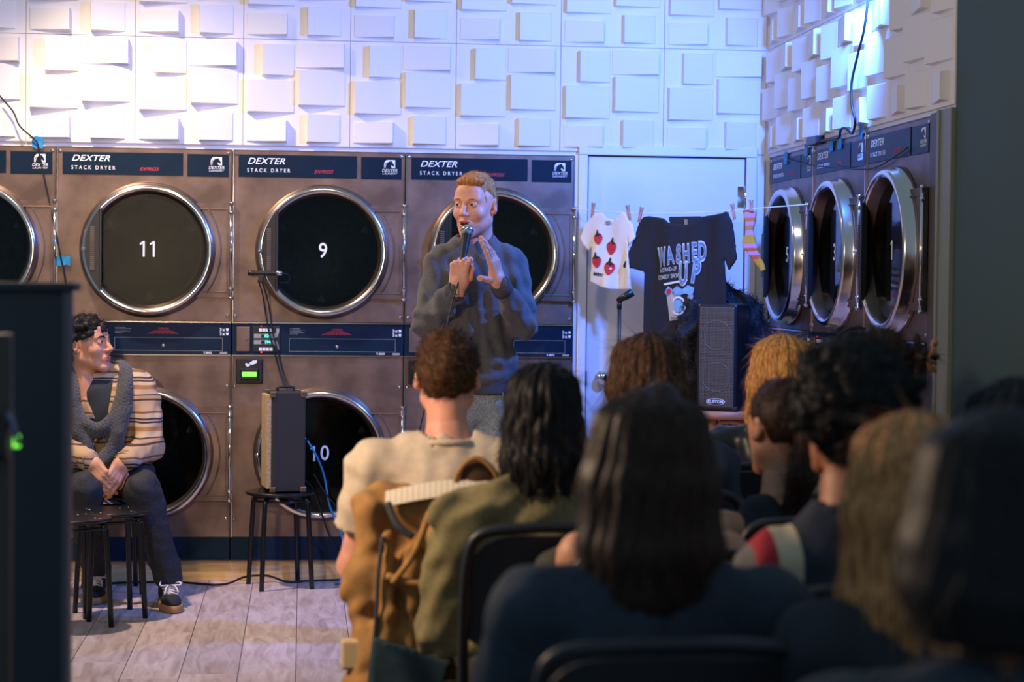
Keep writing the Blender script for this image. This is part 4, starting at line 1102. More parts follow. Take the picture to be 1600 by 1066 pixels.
seat_person(1340, 575, 6.75, 'folding chair behind the curly hair, under the listener with the headband', 0, label='listener with reddish brown hair and a dark headband, under dryer 3', hair=banded, topm=M_dkcl, skin=M_skin_f, sw=.92)
def claw(parent, M):
    tied_hair(H_dark, False, True, 8)(parent, M); Mc = mat('tortoise_clip', (150, 96, 48), .25, noise=(60, .5))
    m = MB()
    for s in (-1, 1):
        m.tube(smooth_path([(s*.006, .175, .085), (s*.030, .178, .07), (s*.040, .165, .045), (s*.034, .172, .015)], 5), .0055, 8)
        for k in range(3): m.tube(smooth_path([(s*.036, .168, .065-.022*k), (s*.022, .186, .058-.022*k), (s*.004, .182, .052-.022*k)], 4), .0042, 6)
    m.ball((0, .182, .09), .011, 10)
    me = m.mesh('claw_clip', Mc); me.transform(M); link('claw_clip', me, parent)
seat_person(1356, 584, 5.45, 'folding chair under the listener with the hair clip', .1, label='listener with dark hair up in a tortoiseshell claw clip and a cream collar', hair=claw, topm=M_offw, skin=M_skin_f, sw=.95, hyaw=1.15)
seat_person(1018, 700, 4.2, 'folding chair hidden behind the dark-haired listener front and centre', .0, label='listener in a mustard top, almost hidden behind the dark-haired one front and centre', hair=short_hair(H_dark, 15, .010, .8, 900, .02), topm=M_must, skin=M_skin_m, sleeve='none', sw=.9)
seat_person(1420, 775, 3.0, 'folding chair under the out-of-focus listener with long sandy hair', .1, label='out-of-focus listener with long sandy hair below the big curly head', hair=long_hair(H_sandy, .26, .080, .082, 1500, 17, (.005, 160)), topm=M_blktop, skin=M_skin_f, sw=.95)
seat_person(1558, 822, 2.1, None, .05, label='large blurred dark figure in the right foreground, nearest to the camera', hair=long_hair(H_black, .10, .082, .085, 900, 21, (.0012, 120), bulge=.0), topm=M_dkcl, skin=M_skin_d, sw=1.1)
seat_person(1582, 700, 3.6, None, .0, label='listener with a dark rounded hairdo at the right edge, behind the large blurred figure', hair=long_hair(H_black, .14, .085, .09, 800, 23, bulge=.05), topm=M_blktop, skin=M_skin_d, sw=.95)
# ------------------------------------------------------------------ things around the stage
STL = {}
def stool(label, x, y, rz=0, h=.445, lean=0):
    r = thing('stool', label, 'stool', (x, y, 0), rz, 'black round metal stools')
    if not STL:
        STL['seat'] = MB().lathe([(1e-5, .0), (.150, .002), (.160, .006), (.163, .012), (.160, .018), (.150, .0185), (1e-5, .014)], (0, 0, .427), 'z', 40).mesh('seat', M_black)
        for k in range(4):
            a = PI/4+k*PI/2; c, s = math.cos(a), math.sin(a)
            pts = smooth_path([(c*.060, s*.060, .422), (c*.115, s*.115, .420), (c*.138, s*.138, .402), (c*.146, s*.146, .36), (c*.168, s*.168, .0)], 6)
            STL['leg%d' % k] = MB().tube(pts, .0115, 10).mesh('leg', M_black)
        m = MB()
        for k in range(4):
            a = PI/4+k*PI/2
            for d, e in ((.095, .10), (.125, -.12)): m.lathe([(.0055, 0), (.0045, .0018), (1e-5, .0026)], (math.cos(a+e)*d, math.sin(a+e)*d, .4432), 'z', 8)
        STL['rivets'] = m.mesh('rivets', M_chrome)
        STL['ring'] = MB().tube([(math.cos(a)*.128, math.sin(a)*.128, .405) for a in [2*PI*i/32 for i in range(33)]], .006, 6).mesh('brace_ring', M_black)
    for k, me in STL.items():
        o = link(me.name.split('.')[0], me, r)
        if k == 'rivets': o['kind'] = 'stuff'
    return r
stool('black stool under the tall grey amplifier, by dryer 10', -.092, 9.245, .28)
stool('black stool standing free in front of the seated man, the rear one of two', -.795, 8.475, .35)
stool('black stool half hidden by the dark cabinet, in front of the other empty stool', -.925, 8.225, .55)
stool('black stool the man in the striped jacket sits on', SX+.0, SY+.06, .2)

# the small amplifier seen from its side
amp = thing('amplifier', 'tall narrow grey-black amplifier standing on the stool by dryer 10', 'amplifier', (-.078, 9.24, .4465), math.radians(9))
M_tolex = mat('grey_tolex', (44, 41, 37), .7, bump=(420, .3)); M_grille = mat('gold_grille_cloth', (176, 150, 112), .8, noise=(300, .4), bump=(400, .4))
MB().box((-.070, -.10, .004), (.085, .10, .462), ch=.006).obj('cabinet', M_tolex, amp)
MB().box((-.092, -.092, .018), (-.071, .092, .448), ch=.003).obj('grille', M_grille, amp)
mm = MB()
for x in (-.064, .076):
    for z in (.014, .452):
        for y in (-.094, .094): mm.box((x-.016, y-.010, z-.014), (x+.014, y+.010, z+.014), ch=.005)
mm.obj('corner_caps', mat('aged_brass', (150, 132, 100), .35, 1), amp)['kind'] = 'stuff'
MB().box((.085, -.04, .20), (.089, .05, .30)).obj('back_plate', M_blackpl, amp)
MB().ball((.0885, -.05, .245), .005, 8).obj('pilot_light', M_blueled, amp)
MB().tube(smooth_path([(-.03, 0, .462), (-.028, 0, .478), (.04, 0, .478), (.042, 0, .462)], 5), .006, 8).obj('carry_handle', M_rubber, amp)

# microphone in the comedian's hand
mo = Vector((.665, 7.8, 0))
mic = thing('microphone', 'black microphone with a silver mesh head in the comedian\'s hand', 'microphone', tuple(mo+MIC1))
ax = (MIC0-MIC1); Lm = ax.length; mic.rotation_euler = ax.to_track_quat('Z', 'Y').to_euler()
MB().lathe([(1e-5, 0), (.0105, .001), (.0115, .01), (.0125, .06), (.0165, Lm-.035), (.0185, Lm-.02)], (0, 0, 0), 'z', 24).obj('handle', M_blackpl, mic)
MB().ball((0, 0, Lm), .0245, 24, 0, (1, 1, 1.02)).obj('grille', mat('mic_mesh', (150, 152, 152), .38, .9, bump=(900, .8)), mic)
MB().lathe([(.0245, -.005), (.0258, -.003), (.0258, .004), (.0245, .006)], (0, 0, Lm), 'z', 28).obj('band', M_chrome, mic)
MB().tube(smooth_path([(0, 0, .004), (-.0, .004, -.03), (.005, .03, -.14), (.012, .06, -.4), (.03, .10, -.7), (.0, .16, -1.05)], 10), .0032, 8).obj('cable', M_rubber, mic)
# microphone clipped to the handle of dryer 9
c9 = thing('clip_microphone', 'small black microphone clipped to the handle of dryer 9', 'microphone', (-.175, 9.33, 1.452), 0)
MB().lathe([(1e-5, -.078), (.012, -.077), (.0135, -.06), (.0125, -.045)], (0, 0, 0), 'x', 16).obj('head', M_blackpl, c9)
MB().lathe([(.010, -.045), (.011, .02), (.0095, .055)], (0, 0, 0), 'x', 16).obj('stem', M_blackpl, c9)
MB().lathe([(.0105, .055), (.0135, .058), (.0135, .078), (.009, .082)], (0, 0, 0), 'x', 16).obj('collar', M_chrome, c9)
MB().tube(smooth_path([(.08, 0, 0), (.105, .01, -.004), (.118, .02, -.022), (.105, .02, -.042), (.07, .01, -.044)], 6), .003, 6).obj('loop', M_rubber, c9)
MB().box((-.028, -.012, -.045), (-.006, .03, -.008), ch=.004).obj('clip', M_blackpl, c9)
def cable(label, pts, r, m, group=None, name='cable'):
    o = MB().tube(smooth_path(pts, 8), r, 8).obj(name, m); tag(o, label, 'cable', group); return o
cable('black cable hanging in a pair from the microphone clip down to the amplifier', [(-.205, 9.33, 1.42), (-.185, 9.355, 1.36), (-.172, 9.40, 1.28), (-.155, 9.405, 1.18), (-.127, 9.405, 1.08), (-.10, 9.40, .98), (-.075, 9.34, .90)], .0035, M_rubber)
cable('second black cable running beside the first, from the clip to the amplifier', [(-.19, 9.325, 1.42), (-.165, 9.355, 1.35), (-.150, 9.40, 1.27), (-.135, 9.405, 1.17), (-.108, 9.405, 1.07), (-.082, 9.40, .97), (-.058, 9.34, .90)], .0035, M_rubber)
cable('light blue cable drooping from the amplifier past the 10 to the floor', [(.03, 9.22, .68), (.075, 9.25, .60), (.110, 9.33, .50), (.136, 9.35, .363), (.182, 9.36, .257), (.204, 9.35, .16), (.20, 9.33, .05), (.19, 9.31, .008), (.26, 9.30, .007), (.31, 9.33, .03)], .0048, mat('blue_cable', (36, 140, 196), .5))
cable('black power cable sagging under dryer 10 to the floor plug', [(.01, 9.24, .50), (.06, 9.30, .44), (.128, 9.37, .242), (.183, 9.38, .136), (.245, 9.37, .075), (.33, 9.36, .03), (.37, 9.34, .03)], .0045, M_rubber)
cable('black cable looping from behind the amplifier to the floor on the right', [(.06, 9.26, .52), (.12, 9.32, .42), (.215, 9.38, .30), (.255, 9.38, .20), (.25, 9.37, .11), (.31, 9.35, .045), (.36, 9.31, .012)], .0045, M_rubber)
cable('long black cable lying on the floor along the curb', [(-.95, 9.30, .009), (-.70, 9.34, .009), (-.551, 9.33, .009), (-.407, 9.251, .009), (-.33, 9.29, .009), (-.25, 9.36, .03), (-.147, 9.38, .030), (-.06, 9.33, .009), (.04, 9.36, .009), (.16, 9.38, .009), (.26, 9.37, .012), (.35, 9.36, .02)], .0055, M_rubber)
ps = thing('power_plug', 'black plug block with blue tape on the floor below dryer 10', 'plug', (.315, 9.34, 0))
MB().box((-.03, -.03, .003), (.035, .03, .045), ch=.008).obj('block', M_rubber, ps)
MB().tube([(.0, -.01, .012), (.06, -.015, .02), (.085, -.01, .012)], .012, 8).obj('plug_tail', M_blackpl, ps)
def tape(label, loc, w, h, rz=0, rx=0, seed=0):
    g = random.Random(seed); m = MB(); n = 5; v = []; f = []
    for i in range(n+1):
        for j in range(3): v.append((-w/2+w*i/n, -.003-.004*g.random(), -h/2+h*j/2+g.uniform(-.004, .004)))
    for i in range(n):
        for j in range(2): f.append((3*i+j, 3*i+3+j, 3*i+4+j, 3*i+j+1))
    v += [(x, y+.002, z) for x, y, z in v]; k = 3*(n+1); f += [tuple(reversed([q+k for q in t])) for t in f]
    for i in range(n): f += [(3*i, 3*i+3, k+3*i+3, k+3*i), (3*i+2, k+3*i+2, k+3*i+5, 3*i+5)]
    m.add(v, f); o = m.obj('masking_tape', M_tape, None, loc, (rx, 0, rz)); tag(o, label, 'tape', 'strips of blue tape'); return o
tape('blue tape holding the thin cable at the top of the leftmost dryer', (-1.224, D-.006, 2.046), .050, .052, 0, 0, 1)
tape('blue tape across the thin cable left of dryer 11', (-1.115, D-.010, 1.500), .085, .045, 0, 0, 2)
o = tape('blue tape lump on the floor beside the plug block', (.33, 9.29, .016), .10, .05, .2, 1.4, 3)
o = tape('blue tape strip on the floor holding the blue cable', (.20, 9.305, .012), .075, .04, .1, 1.4, 4)
cable('thin black cable running down from the top left wall over the leftmost dryer', [(-1.47, 9.395, 2.40), (-1.417, 9.40, 2.286), (-1.336, 9.40, 2.188), (-1.301, 9.40, 2.116), (-1.228, 9.405, 2.049), (-1.214, 9.41, 1.991), (-1.184, 9.41, 1.844), (-1.149, 9.405, 1.682), (-1.119, 9.405, 1.535), (-1.095, 9.41, 1.411), (-1.09, 9.41, 1.2)], .0038, M_rubber)

# cable, adapter and tape along the tops of the right hand dryers
cable('black cable coming down the right wall onto the dryer tops', [(2.17, 7.50, 2.9), (2.17, 7.53, 2.62), (2.165, 7.58, 2.43), (2.17, 7.68, 2.34), (2.165, 7.75, 2.23), (2.165, 7.74, 2.138), (2.17, 7.71, 2.08), (2.18, 7.76, 2.045), (2.195, 7.85, 2.036), (2.19, 7.92, 2.062), (2.19, 7.99, 2.062), (2.20, 8.06, 2.036), (2.20, 8.2, 2.036), (2.20, 8.33, 2.040)], .0055, M_rubber)
cable('thin black cable drooping across the blue name plates of the right wall', [(2.203, 8.95, 2.0), (2.200, 8.85, 1.985), (2.198, 8.5, 1.945), (2.198, 8.1, 1.915), (2.198, 7.7, 1.885), (2.198, 7.45, 1.885), (2.198, 7.1, 1.93)], .003, M_rubber)
ad = thing('power_adapter', 'black adapter lying on top of dryer 5 against the right wall', 'adapter', (2.205, 8.46, 2.0305))
MB().box((-.022, -.10, 0), (.018, .08, .036), ch=.006).obj('body', M_blackpl, ad)
MB().tube([(-.0, .08, .018), (.0, .12, .015), (.0, .15, .008)], .006, 8).obj('lead', M_rubber, ad)
for i, (y, z, lb) in enumerate(((8.98, 2.005, 'blue tape in the corner at the top of dryer 5'), (8.61, 2.018, 'blue tape left of the adapter, on top of dryer 5'), (8.19, 2.012, 'blue tape right of the adapter, at the edge of dryer 3'), (8.06, 2.016, 'blue tape further right on the top edge of dryer 3'), (7.75, 2.035, 'blue tape where the wall cable meets the dryer tops'))):
    tape(lb, (XR-.006, y, z), .055, .055, -PI/2, 0, 20+i)

# the clothes line between the dryers, its pins and the clothes
ld = Vector((.709, -.705, 0)); LZ = math.atan2(ld.y, ld.x)
def on_line(x): return 9.38-.994*(x-1.275)
cable('white string stretched as a clothes line from the back dryers to dryer 5', [(1.275, 9.395, 1.775), (1.367, on_line(1.367), 1.763), (1.50, on_line(1.5), 1.750), (1.719, on_line(1.719), 1.745), (1.90, on_line(1.90), 1.752), (1.99, on_line(1.99), 1.760), (2.10, on_line(2.10), 1.768), (2.182, 8.479, 1.775)], .0022, M_white, name='clothes_line')
M_pin = mat('pin_wood', (206, 150, 130), .6, noise=(40, .15))
def pin(label, x, z, tilt):
    r = thing('clothespin', label, 'clothespin', (x, on_line(x), z), LZ, 'wooden clothespins'); r.rotation_euler = (0, tilt, LZ)
    for s in (-1, 1): MB().prism([(s*.0012, -.034), (s*.0058, -.036), (s*.0068, .012), (s*.0098, .036), (s*.0055, .037), (s*.0012, .010)], -.0055, .0055).obj('jaw', M_pin, r)
    MB().tube([(-.006, 0, .006), (.006, 0, .006)], .004, 8).obj('spring', M_steel2, r)
pin('clothespin at the left shoulder of the white strawberry tee', 1.358, 1.763, .12)
pin('clothespin at the right shoulder of the white strawberry tee', 1.505, 1.750, -.22)
pin('clothespin at the left shoulder of the black T-shirt', 1.552, 1.740, .22)
pin('clothespin at the right shoulder of the black T-shirt', 1.912, 1.748, -.2)
pin('clothespin holding the striped sock', 1.978, 1.762, -.03)

def poly_sdf(P, X, Z):
    d = np.full(np.broadcast(X, Z).shape, 1e9, np.float32); s = np.ones_like(d); n = len(P)
    for i in range(n):
        a, b = P[i], P[i-1]; ex, ez = b[0]-a[0], b[1]-a[1]; wx, wz = X-a[0], Z-a[1]
        t = np.clip((wx*ex+wz*ez)/(ex*ex+ez*ez+1e-12), 0, 1); d = np.minimum(d, (wx-ex*t)**2+(wz-ez*t)**2)
        c1 = Z >= a[1]; c2 = Z < b[1]; c3 = ex*wz > ez*wx
        fl = (c1 & c2 & c3) | (~c1 & ~c2 & ~c3); s = np.where(fl, -s, s)
    return s*np.sqrt(d)
def cloth(name, P, surf, t, m, parent, h=.006):
    xs = [p[0] for p in P]; zs = [p[1] for p in P]
    f = Field((min(xs)-.02, -.10, min(zs)-.02), (max(xs)+.02, .10, max(zs)+.02), h)
    X, Y, Z = f._g((slice(None),)*3); d2 = poly_sdf(P, X, Z)
    q = np.abs(Y-surf(X, Z))-t; e = np.maximum(d2+t, 0)
    f.v = np.where((d2+t > 0) & (q > 0), np.sqrt(e*e+np.maximum(q, 0)**2), np.maximum(d2, q)).astype(np.float32)
    return field_obj(name, f, m, parent)
def printed(me, surf, dx, dz, lift, name, parent, rot=0, sc=1):
    """flat print laid on the cloth: the lettering follows the folds"""
    me = me.copy(); bm = bmesh.new(); bm.from_mesh(me)
    bmesh.ops.subdivide_edges(bm, edges=[e for e in bm.edges if e.calc_length() > .02], cuts=1)
    c, s = math.cos(rot), math.sin(rot)
    for v in bm.verts:
        x, z = v.co.x*sc, v.co.z*sc; x, z = x*c-z*s+dx, x*s+z*c+dz
        v.co = (x, float(surf(np.float32(x), np.float32(z)))-lift, z)
    bm.to_mesh(me); bm.free(); return link(name, me, parent)
# white baby tee with strawberries
tee = thing('baby_tee', 'small white tee printed with red strawberries, hung on the clothes line', 'T-shirt', (1.427, 9.229, 1.744), LZ)
TP = [(x*1.17, z) for x, z in [(-.07, .005), (-.033, .011), (-.012, -.018), (.018, -.024), (.046, -.011), (.063, .013), (.085, .001), (.100, -.028), (.119, -.049), (.135, -.109), (.105, -.145), (.095, -.109), (.102, -.193), (.116, -.265), (.114, -.349), (.029, -.353), (-.038, -.338), (-.090, -.315), (-.085, -.24), (-.083, -.151), (-.11, -.172), (-.147, -.11), (-.12, -.047), (-.09, -.016)]]
ts = lambda X, Z: .012*np.sin(X*34+Z*5+1)*np.clip(-Z*5, .15, 1)+.008*np.sin(X*60-Z*14)*np.clip(-Z*4, 0, 1)
M_tee = mat('white_jersey', (236, 226, 216), .9, bump=(240, .15))
teo = cloth('shirt', TP, ts, .007, M_tee, tee, .005)
M_straw = mat('strawberry_red', (208, 40, 52), .7, noise=(70, .12)); M_leaf = mat('strawberry_leaf', (44, 48, 42), .8); M_seed = mat('strawberry_seed', (244, 150, 140), .8)
def berry(dx, dz, sc, rot):
    P = [(math.cos(a)*.030*(1.0 if math.sin(a) > 0 else 1-.35*math.sin(a)**2), math.sin(a)*(.026 if math.sin(a) > 0 else .042)) for a in [2*PI*i/20 for i in range(20)]]
    printed(MB().prism(P, -.0004, .0004).mesh('strawberry', M_straw), ts, dx, dz, .0105, 'strawberry', teo, rot, sc)
    L = [(-.026, .014), (-.012, .022), (-.006, .032), (.0, .048), (.006, .046), (.006, .030), (.014, .022), (.028, .016), (.014, .012), (.004, .006), (-.004, .013), (-.014, .010)]
    printed(MB().prism(L, -.0004, .0004).mesh('strawberry_leaf', M_leaf), ts, dx, dz, .0115, 'strawberry_leaf', teo, rot, sc)
    s = MB()
    for k in range(9):
        x, z = (-.016+.016*(k % 3)+(.005 if (k//3) % 2 else -.003)), .004-.013*(k//3); s.prism([(x-.0018, z), (x, z-.003), (x+.0018, z), (x, z+.003)], -.0003, .0003)
    o = printed(s.mesh('strawberry_seeds', M_seed), ts, dx, dz, .0115, 'strawberry_seeds', teo, rot, sc); o['kind'] = 'stuff'
for a in ((-.052, -.108, .80, .2), (.018, -.150, .92, -.1), (-.058, -.215, .82, .1), (.012, -.245, .92, -.05)): berry(*a)
printed(text_mesh('BERRY', .020, .2, 1, .0006, .0002, 'CENTER', 1, M_leaf), ts, -.05, -.282, .009, 'lettering', teo, -.15)
MB().box((-.012, -.012, -.045), (.012, -.010, -.030)).obj('collar_tag', M_grey, tee)
# black T-shirt
sh = thing('t_shirt', 'black T-shirt with pale blue bubble lettering, hung on the clothes line before the door', 'T-shirt', (1.724, 8.934, 1.733), LZ)
SP = [(x*1.18, z) for x, z in [(-.196, -.003), (-.166, .001), (-.095, -.010), (-.068, -.030), (.012, -.041), (.066, -.023), (.083, -.005), (.179, .008), (.203, .018), (.221, -.032), (.248, -.196), (.212, -.250), (.191, -.194), (.196, -.326), (.204, -.697), (-.184, -.694), (-.182, -.389), (-.181, -.257), (-.228, -.243), (-.279, -.238), (-.247, -.141), (-.213, -.024)]]
ss = lambda X, Z: (.010*np.sin(X*22+Z*4)+.006*np.sin(X*47-Z*8+1))*np.clip(.25+np.abs(X)*3-Z*.6, .2, 1)
M_tsh = mat('black_jersey', (34, 34, 38), .9, noise=(90, .12), bump=(240, .2))
sho = cloth('shirt', SP, ss, .008, M_tsh, sh, .0065)
cloth('back_neck', [(-.09, .0), (.09, .0), (.08, -.06), (0, -.075), (-.08, -.06)], lambda X, Z: .012+0*X+0*Z, .004, M_blktop, sh)
MB().box((.002, .001, -.045), (.018, .006, -.016)).obj('neck_tag', mat('tag_tan', (150, 128, 96), .8), sh)
M_pblue = mat('print_blue', (126, 172, 216), .7); M_pwhite = mat('print_cream', (226, 226, 222), .7)
def bubble(t, dx, dz, size, rot, sx, sp=1., lift=.0115):
    printed(text_mesh(t, size, 0, sp, size*.07, .0002, 'CENTER', sx, M_pwhite), ss, dx, dz, lift, 'lettering_outline', sho, rot)
    printed(text_mesh(t, size, 0, sp, size*.015, .0002, 'CENTER', sx, M_pblue), ss, dx, dz, lift+.0012, 'lettering', sho, rot)
for t, dx, dz, s, r in (('W', -.108, -.192, .112, .10), ('A', -.060, -.185, .104, .12), ('S', -.018, -.179, .112, .0), ('H', .024, -.175, .112, .08), ('E', .066, -.169, .110, .06), ('D', .104, -.167, .116, .0)): bubble(t, dx, dz, s, r, .46 if t != 'W' else .40)
bubble('U', .010, -.268, .140, .0, .50); bubble('P', .074, -.258, .140, -.12, .50)
for t, dx, dz in (('A STAND-UP', -.074, -.246), ('COMEDY SHOW', -.070, -.278)):
    printed(text_mesh(t, .0265, 0, 1, .0008, .0002, 'CENTER', .62, M_pwhite), ss, dx, dz, .0115, 'lettering', sho, .12)
def pr(P, m, nm, lift): printed(MB().prism([(x-.022, z+.035) for x, z in P], -.0003, .0003).mesh(nm, m), ss, 0, 0, lift, nm, sho)
# the printed washing machine: outline body, round door, rumpled clothes on top
def ringP(cx, cz, r0_, r1_, m, nm, lift, n=28, sq=1):
    v = MB(); A = [2*PI*i/n for i in range(n)]
    v.add([(cx+r1_*math.cos(a), 0, cz+r1_*math.sin(a)*sq) for a in A]+[(cx+r0_*math.cos(a), 0, cz+r0_*math.sin(a)*sq) for a in A], [(i, (i+1) % n, n+(i+1) % n, n+i) for i in range(n)])
    printed(v.mesh(nm, m), ss, -.022, .035, lift, nm, sho)
pr([(-.060, -.400), (-.045, -.515), (.062, -.505), (.086, -.398), (.06, -.372), (-.03, -.378)], M_pwhite, 'washer_print', 0.0112)
pr([(-.036, -.505), (-.030, -.440), (-.01, -.405), (.026, -.405), (.05, -.440), (.058, -.497)], M_tsh, 'washer_ground', 0.0120)
ringP(.010, -.445, .034, .044, M_pwhite, 'washer_door_ring', 0.0130); ringP(.010, -.445, .0, .030, M_pblue, 'washer_door_glass', 0.0132)
pr([(-.072, -.385), (-.05, -.356), (-.025, -.372), (.0, -.352), (.03, -.37), (.06, -.350), (.09, -.362), (.082, -.400), (.05, -.388), (.01, -.402), (-.03, -.388), (-.055, -.404)], M_pblue, 'laundry_print', 0.0124)
pr([(-.058, -.372), (-.040, -.366), (-.030, -.380), (-.042, -.396), (-.060, -.392)], M_straw, 'heart_print', 0.0132)
pr([(-.075, -.350), (-.070, -.343), (.055, -.322), (.060, -.330), (.052, -.332), (-.066, -.352)], M_pwhite, 'print_line', 0.0124)
# sock
sk = thing('sock', 'single orange sock with pink stripes pinned to the clothes line by the corner', 'sock', (1.972, 8.687, 1.752), LZ)
KP = [(x*1.15, z) for x, z in [(-.024, -.006), (-.003, .003), (.027, -.003), (.024, -.043), (.016, -.087), (.023, -.13), (.041, -.188), (.069, -.237), (.075, -.263), (.063, -.271), (.039, -.246), (.006, -.203), (-.024, -.162), (-.027, -.136), (-.013, -.107), (-.014, -.058)]]
M_sock = band_mat('sock_bands', [(0, (206, 150, 46)), (.30, (196, 96, 50)), (.36, (210, 140, 170)), (.42, (196, 96, 50)), (.47, (210, 140, 170)), (.53, (206, 150, 46)), (.66, (206, 140, 160)), (.73, (200, 130, 60)), (.80, (206, 140, 160)), (.86, (200, 116, 60)), (.92, (206, 140, 160))], .300, 2, .9, .015, 9)
cloth('knit', KP, lambda X, Z: .004*np.sin(X*60)+0*Z, .010, M_sock, sk, .004)
MB().tube([(-.026, -.010, -.006), (.0, -.012, .002), (.029, -.010, -.004)], .004, 6).obj('cuff_edge', mat('sock_pink', (206, 120, 140), .9), sk)

# microphone stand without its microphone
ms = thing('microphone_stand', 'thin black microphone stand with an empty clip, in front of the door', 'stand', (1.331, 8.3, 0))
MB().lathe([(1e-5, .028), (.03, .026), (.11, .012), (.125, .004), (.125, 0), (1e-5, 0)], (0, 0, 0), 'z', 32).obj('base', M_blackpl, ms)
MB().tube([(0, 0, .02), (0, 0, .80)], .011, 12).tube([(0, 0, .80), (0, 0, 1.325)], .0082, 12).obj('pole', M_blackpl, ms)
MB().tube([(0, 0, .77), (0, 0, .84)], .0165, 12).obj('clutch', M_rubber, ms)
MB().tube([(0, 0, 1.315), (0, 0, 1.345)], .0105, 12).ball((0, 0, 1.352), .013, 10).obj('swivel', M_blackpl, ms)
MB().tube([(-.008, -.004, 1.350), (.022, -.010, 1.366), (.052, -.018, 1.386)], [.010, .0165, .018], 14).obj('clip', M_blackpl, ms)

# wooden stool, loudspeaker and the shaggy black coat behind it
M_beech = mat('beech', (186, 124, 88), .45, noise=(5, .15), stretch=(1, 1, 6))
ws = thing('wooden_stool', 'tall reddish wooden bar stool under the loudspeaker', 'stool', (1.868, 8.72, 0), .2)
MB().lathe([(1e-5, 0), (.150, 0), (.158, .006), (.158, .028), (.150, .034), (1e-5, .034)], (0, 0, .828), 'z', 36).obj('seat', M_beech, ws)
for k in range(4):
    a = PI/4+PI/2*k; c, s = math.cos(a), math.sin(a)
    MB().tube([(c*.115, s*.115, .828), (c*.175, s*.175, 0)], [.021, .018], 10).obj('leg', M_beech, ws)
    b = a+PI/2; A = Vector((c*.118, s*.118, .74)); B = Vector((math.cos(b)*.118, math.sin(b)*.118, .74))
    MB().tube(smooth_path([A, A*.9+B*.1+Vector((0, 0, .055)), (A+B)/2+Vector((0, 0, .078)), A*.1+B*.9+Vector((0, 0, .055)), B], 5), .011, 8).obj('arched_brace', M_beech, ws)
MB().tube([(math.cos(a)*.157, math.sin(a)*.157, .28) for a in [2*PI*i/32 for i in range(33)]], .010, 8).obj('foot_ring', M_beech, ws)
sp = thing('loudspeaker', 'slim black loudspeaker column with a metal grille on the wooden stool', 'loudspeaker', (1.870, 8.72, .8625), math.radians(-29))
MB().box((-.092, -.10, 0), (.092, .10, .475), ch=.012).obj('cabinet', M_blackpl, sp)
M_mesh = bpy.data.materials.new('perforated_grille'); M_mesh.use_nodes = True
nt = M_mesh.node_tree; bb = nt.nodes['Principled BSDF']; tc = nt.nodes.new('ShaderNodeTexCoord'); vo = nt.nodes.new('ShaderNodeTexVoronoi'); vo.inputs['Scale'].default_value = 150; vo.inputs['Randomness'].default_value = .15
crp = nt.nodes.new('ShaderNodeValToRGB'); crp.color_ramp.elements[0].position = .30; crp.color_ramp.elements[0].color = (.006, .006, .007, 1); crp.color_ramp.elements[1].position = .42; crp.color_ramp.elements[1].color = (*lin((96, 92, 88)), 1)
nt.links.new(tc.outputs['Object'], vo.inputs['Vector']); nt.links.new(vo.outputs['Distance'], crp.inputs['Fac']); nt.links.new(crp.outputs['Color'], bb.inputs['Base Color']); bb.inputs['Roughness'].default_value = .45; bb.inputs['Metallic'].default_value = .4
g = MB().box((-.080, -.106, .016), (.080, -.098, .459), ch=.004).obj('grille', M_mesh, sp)
for z in (.335, .150):
    MB().lathe([(.062, -.1065), (.064, -.1085), (.066, -.1065)], (0, 0, z), 'y', 40).obj('cone_ring', mat('grille_ring', (92, 90, 88), .5, .4), g)
b = MB().lathe([(1e-5, -.1095), (.030, -.1095), (.033, -.106)], (0, 0, 0), 'y', 32)
me = b.mesh('badge', M_rubber); me.transform(Matrix.Translation((0, 0, .042)) @ Matrix.Diagonal((1.25, 1, .44, 1))); bo = link('badge', me, sp)
rg = MB().lathe([(.0315, -.1097), (.0325, -.1105), (.0345, -.1097)], (0, 0, 0), 'y', 32).mesh('badge_rim', M_white); rg.transform(Matrix.Translation((0, 0, .042)) @ Matrix.Diagonal((1.25, 1, .44, 1))); link('badge_rim', rg, bo)
link('badge_lettering', text_mesh('KUSTOM', .0185, 0, .95, .0007, .0002, 'CENTER', 1.0, M_white), bo, (0, -.1102, .042))
for x in (-.085, .085): MB().box((x-.014, -.106, 0), (x+.014, -.07, .022), ch=.006).obj('corner', M_rubber, sp)
fc = thing('shaggy_coat', 'black shaggy faux fur coat bunched up behind the loudspeaker', 'coat', (1.905, 8.93, 0))
ff = Field((-.26, -.13, .55), (.27, .13, 1.47), .010)
ff.chain([(-.145, 0, .62), (-.150, 0, .95), (-.150, 0, 1.18), (-.105, 0, 1.30), (.0, 0, 1.345), (.11, 0, 1.30), (.155, 0, 1.18), (.150, 0, .95), (.145, 0, .62)], [.075, .07, .062, .064, .066, .064, .062, .07, .075], .05).box((0, .03, .95), (.13, .04, .36), .03, .05)
ff.disp(wob(61, .010, 60, 7))
co, F = ff.raw(); M_fur = mat('black_fur', (28, 30, 35), .7, noise=(50, .4))
nr = mnormals(co, F); fr = strands(co, nr, 12000, .055, .0030, lambda p: np.stack([0*p[:, 0], 0*p[:, 1], -.6+0*p[:, 2]], 1), 5, .8, .004, 3, .7)
link('fur', joined('fur', [(co, F, 0), (*fr, 0)], M_fur), fc)

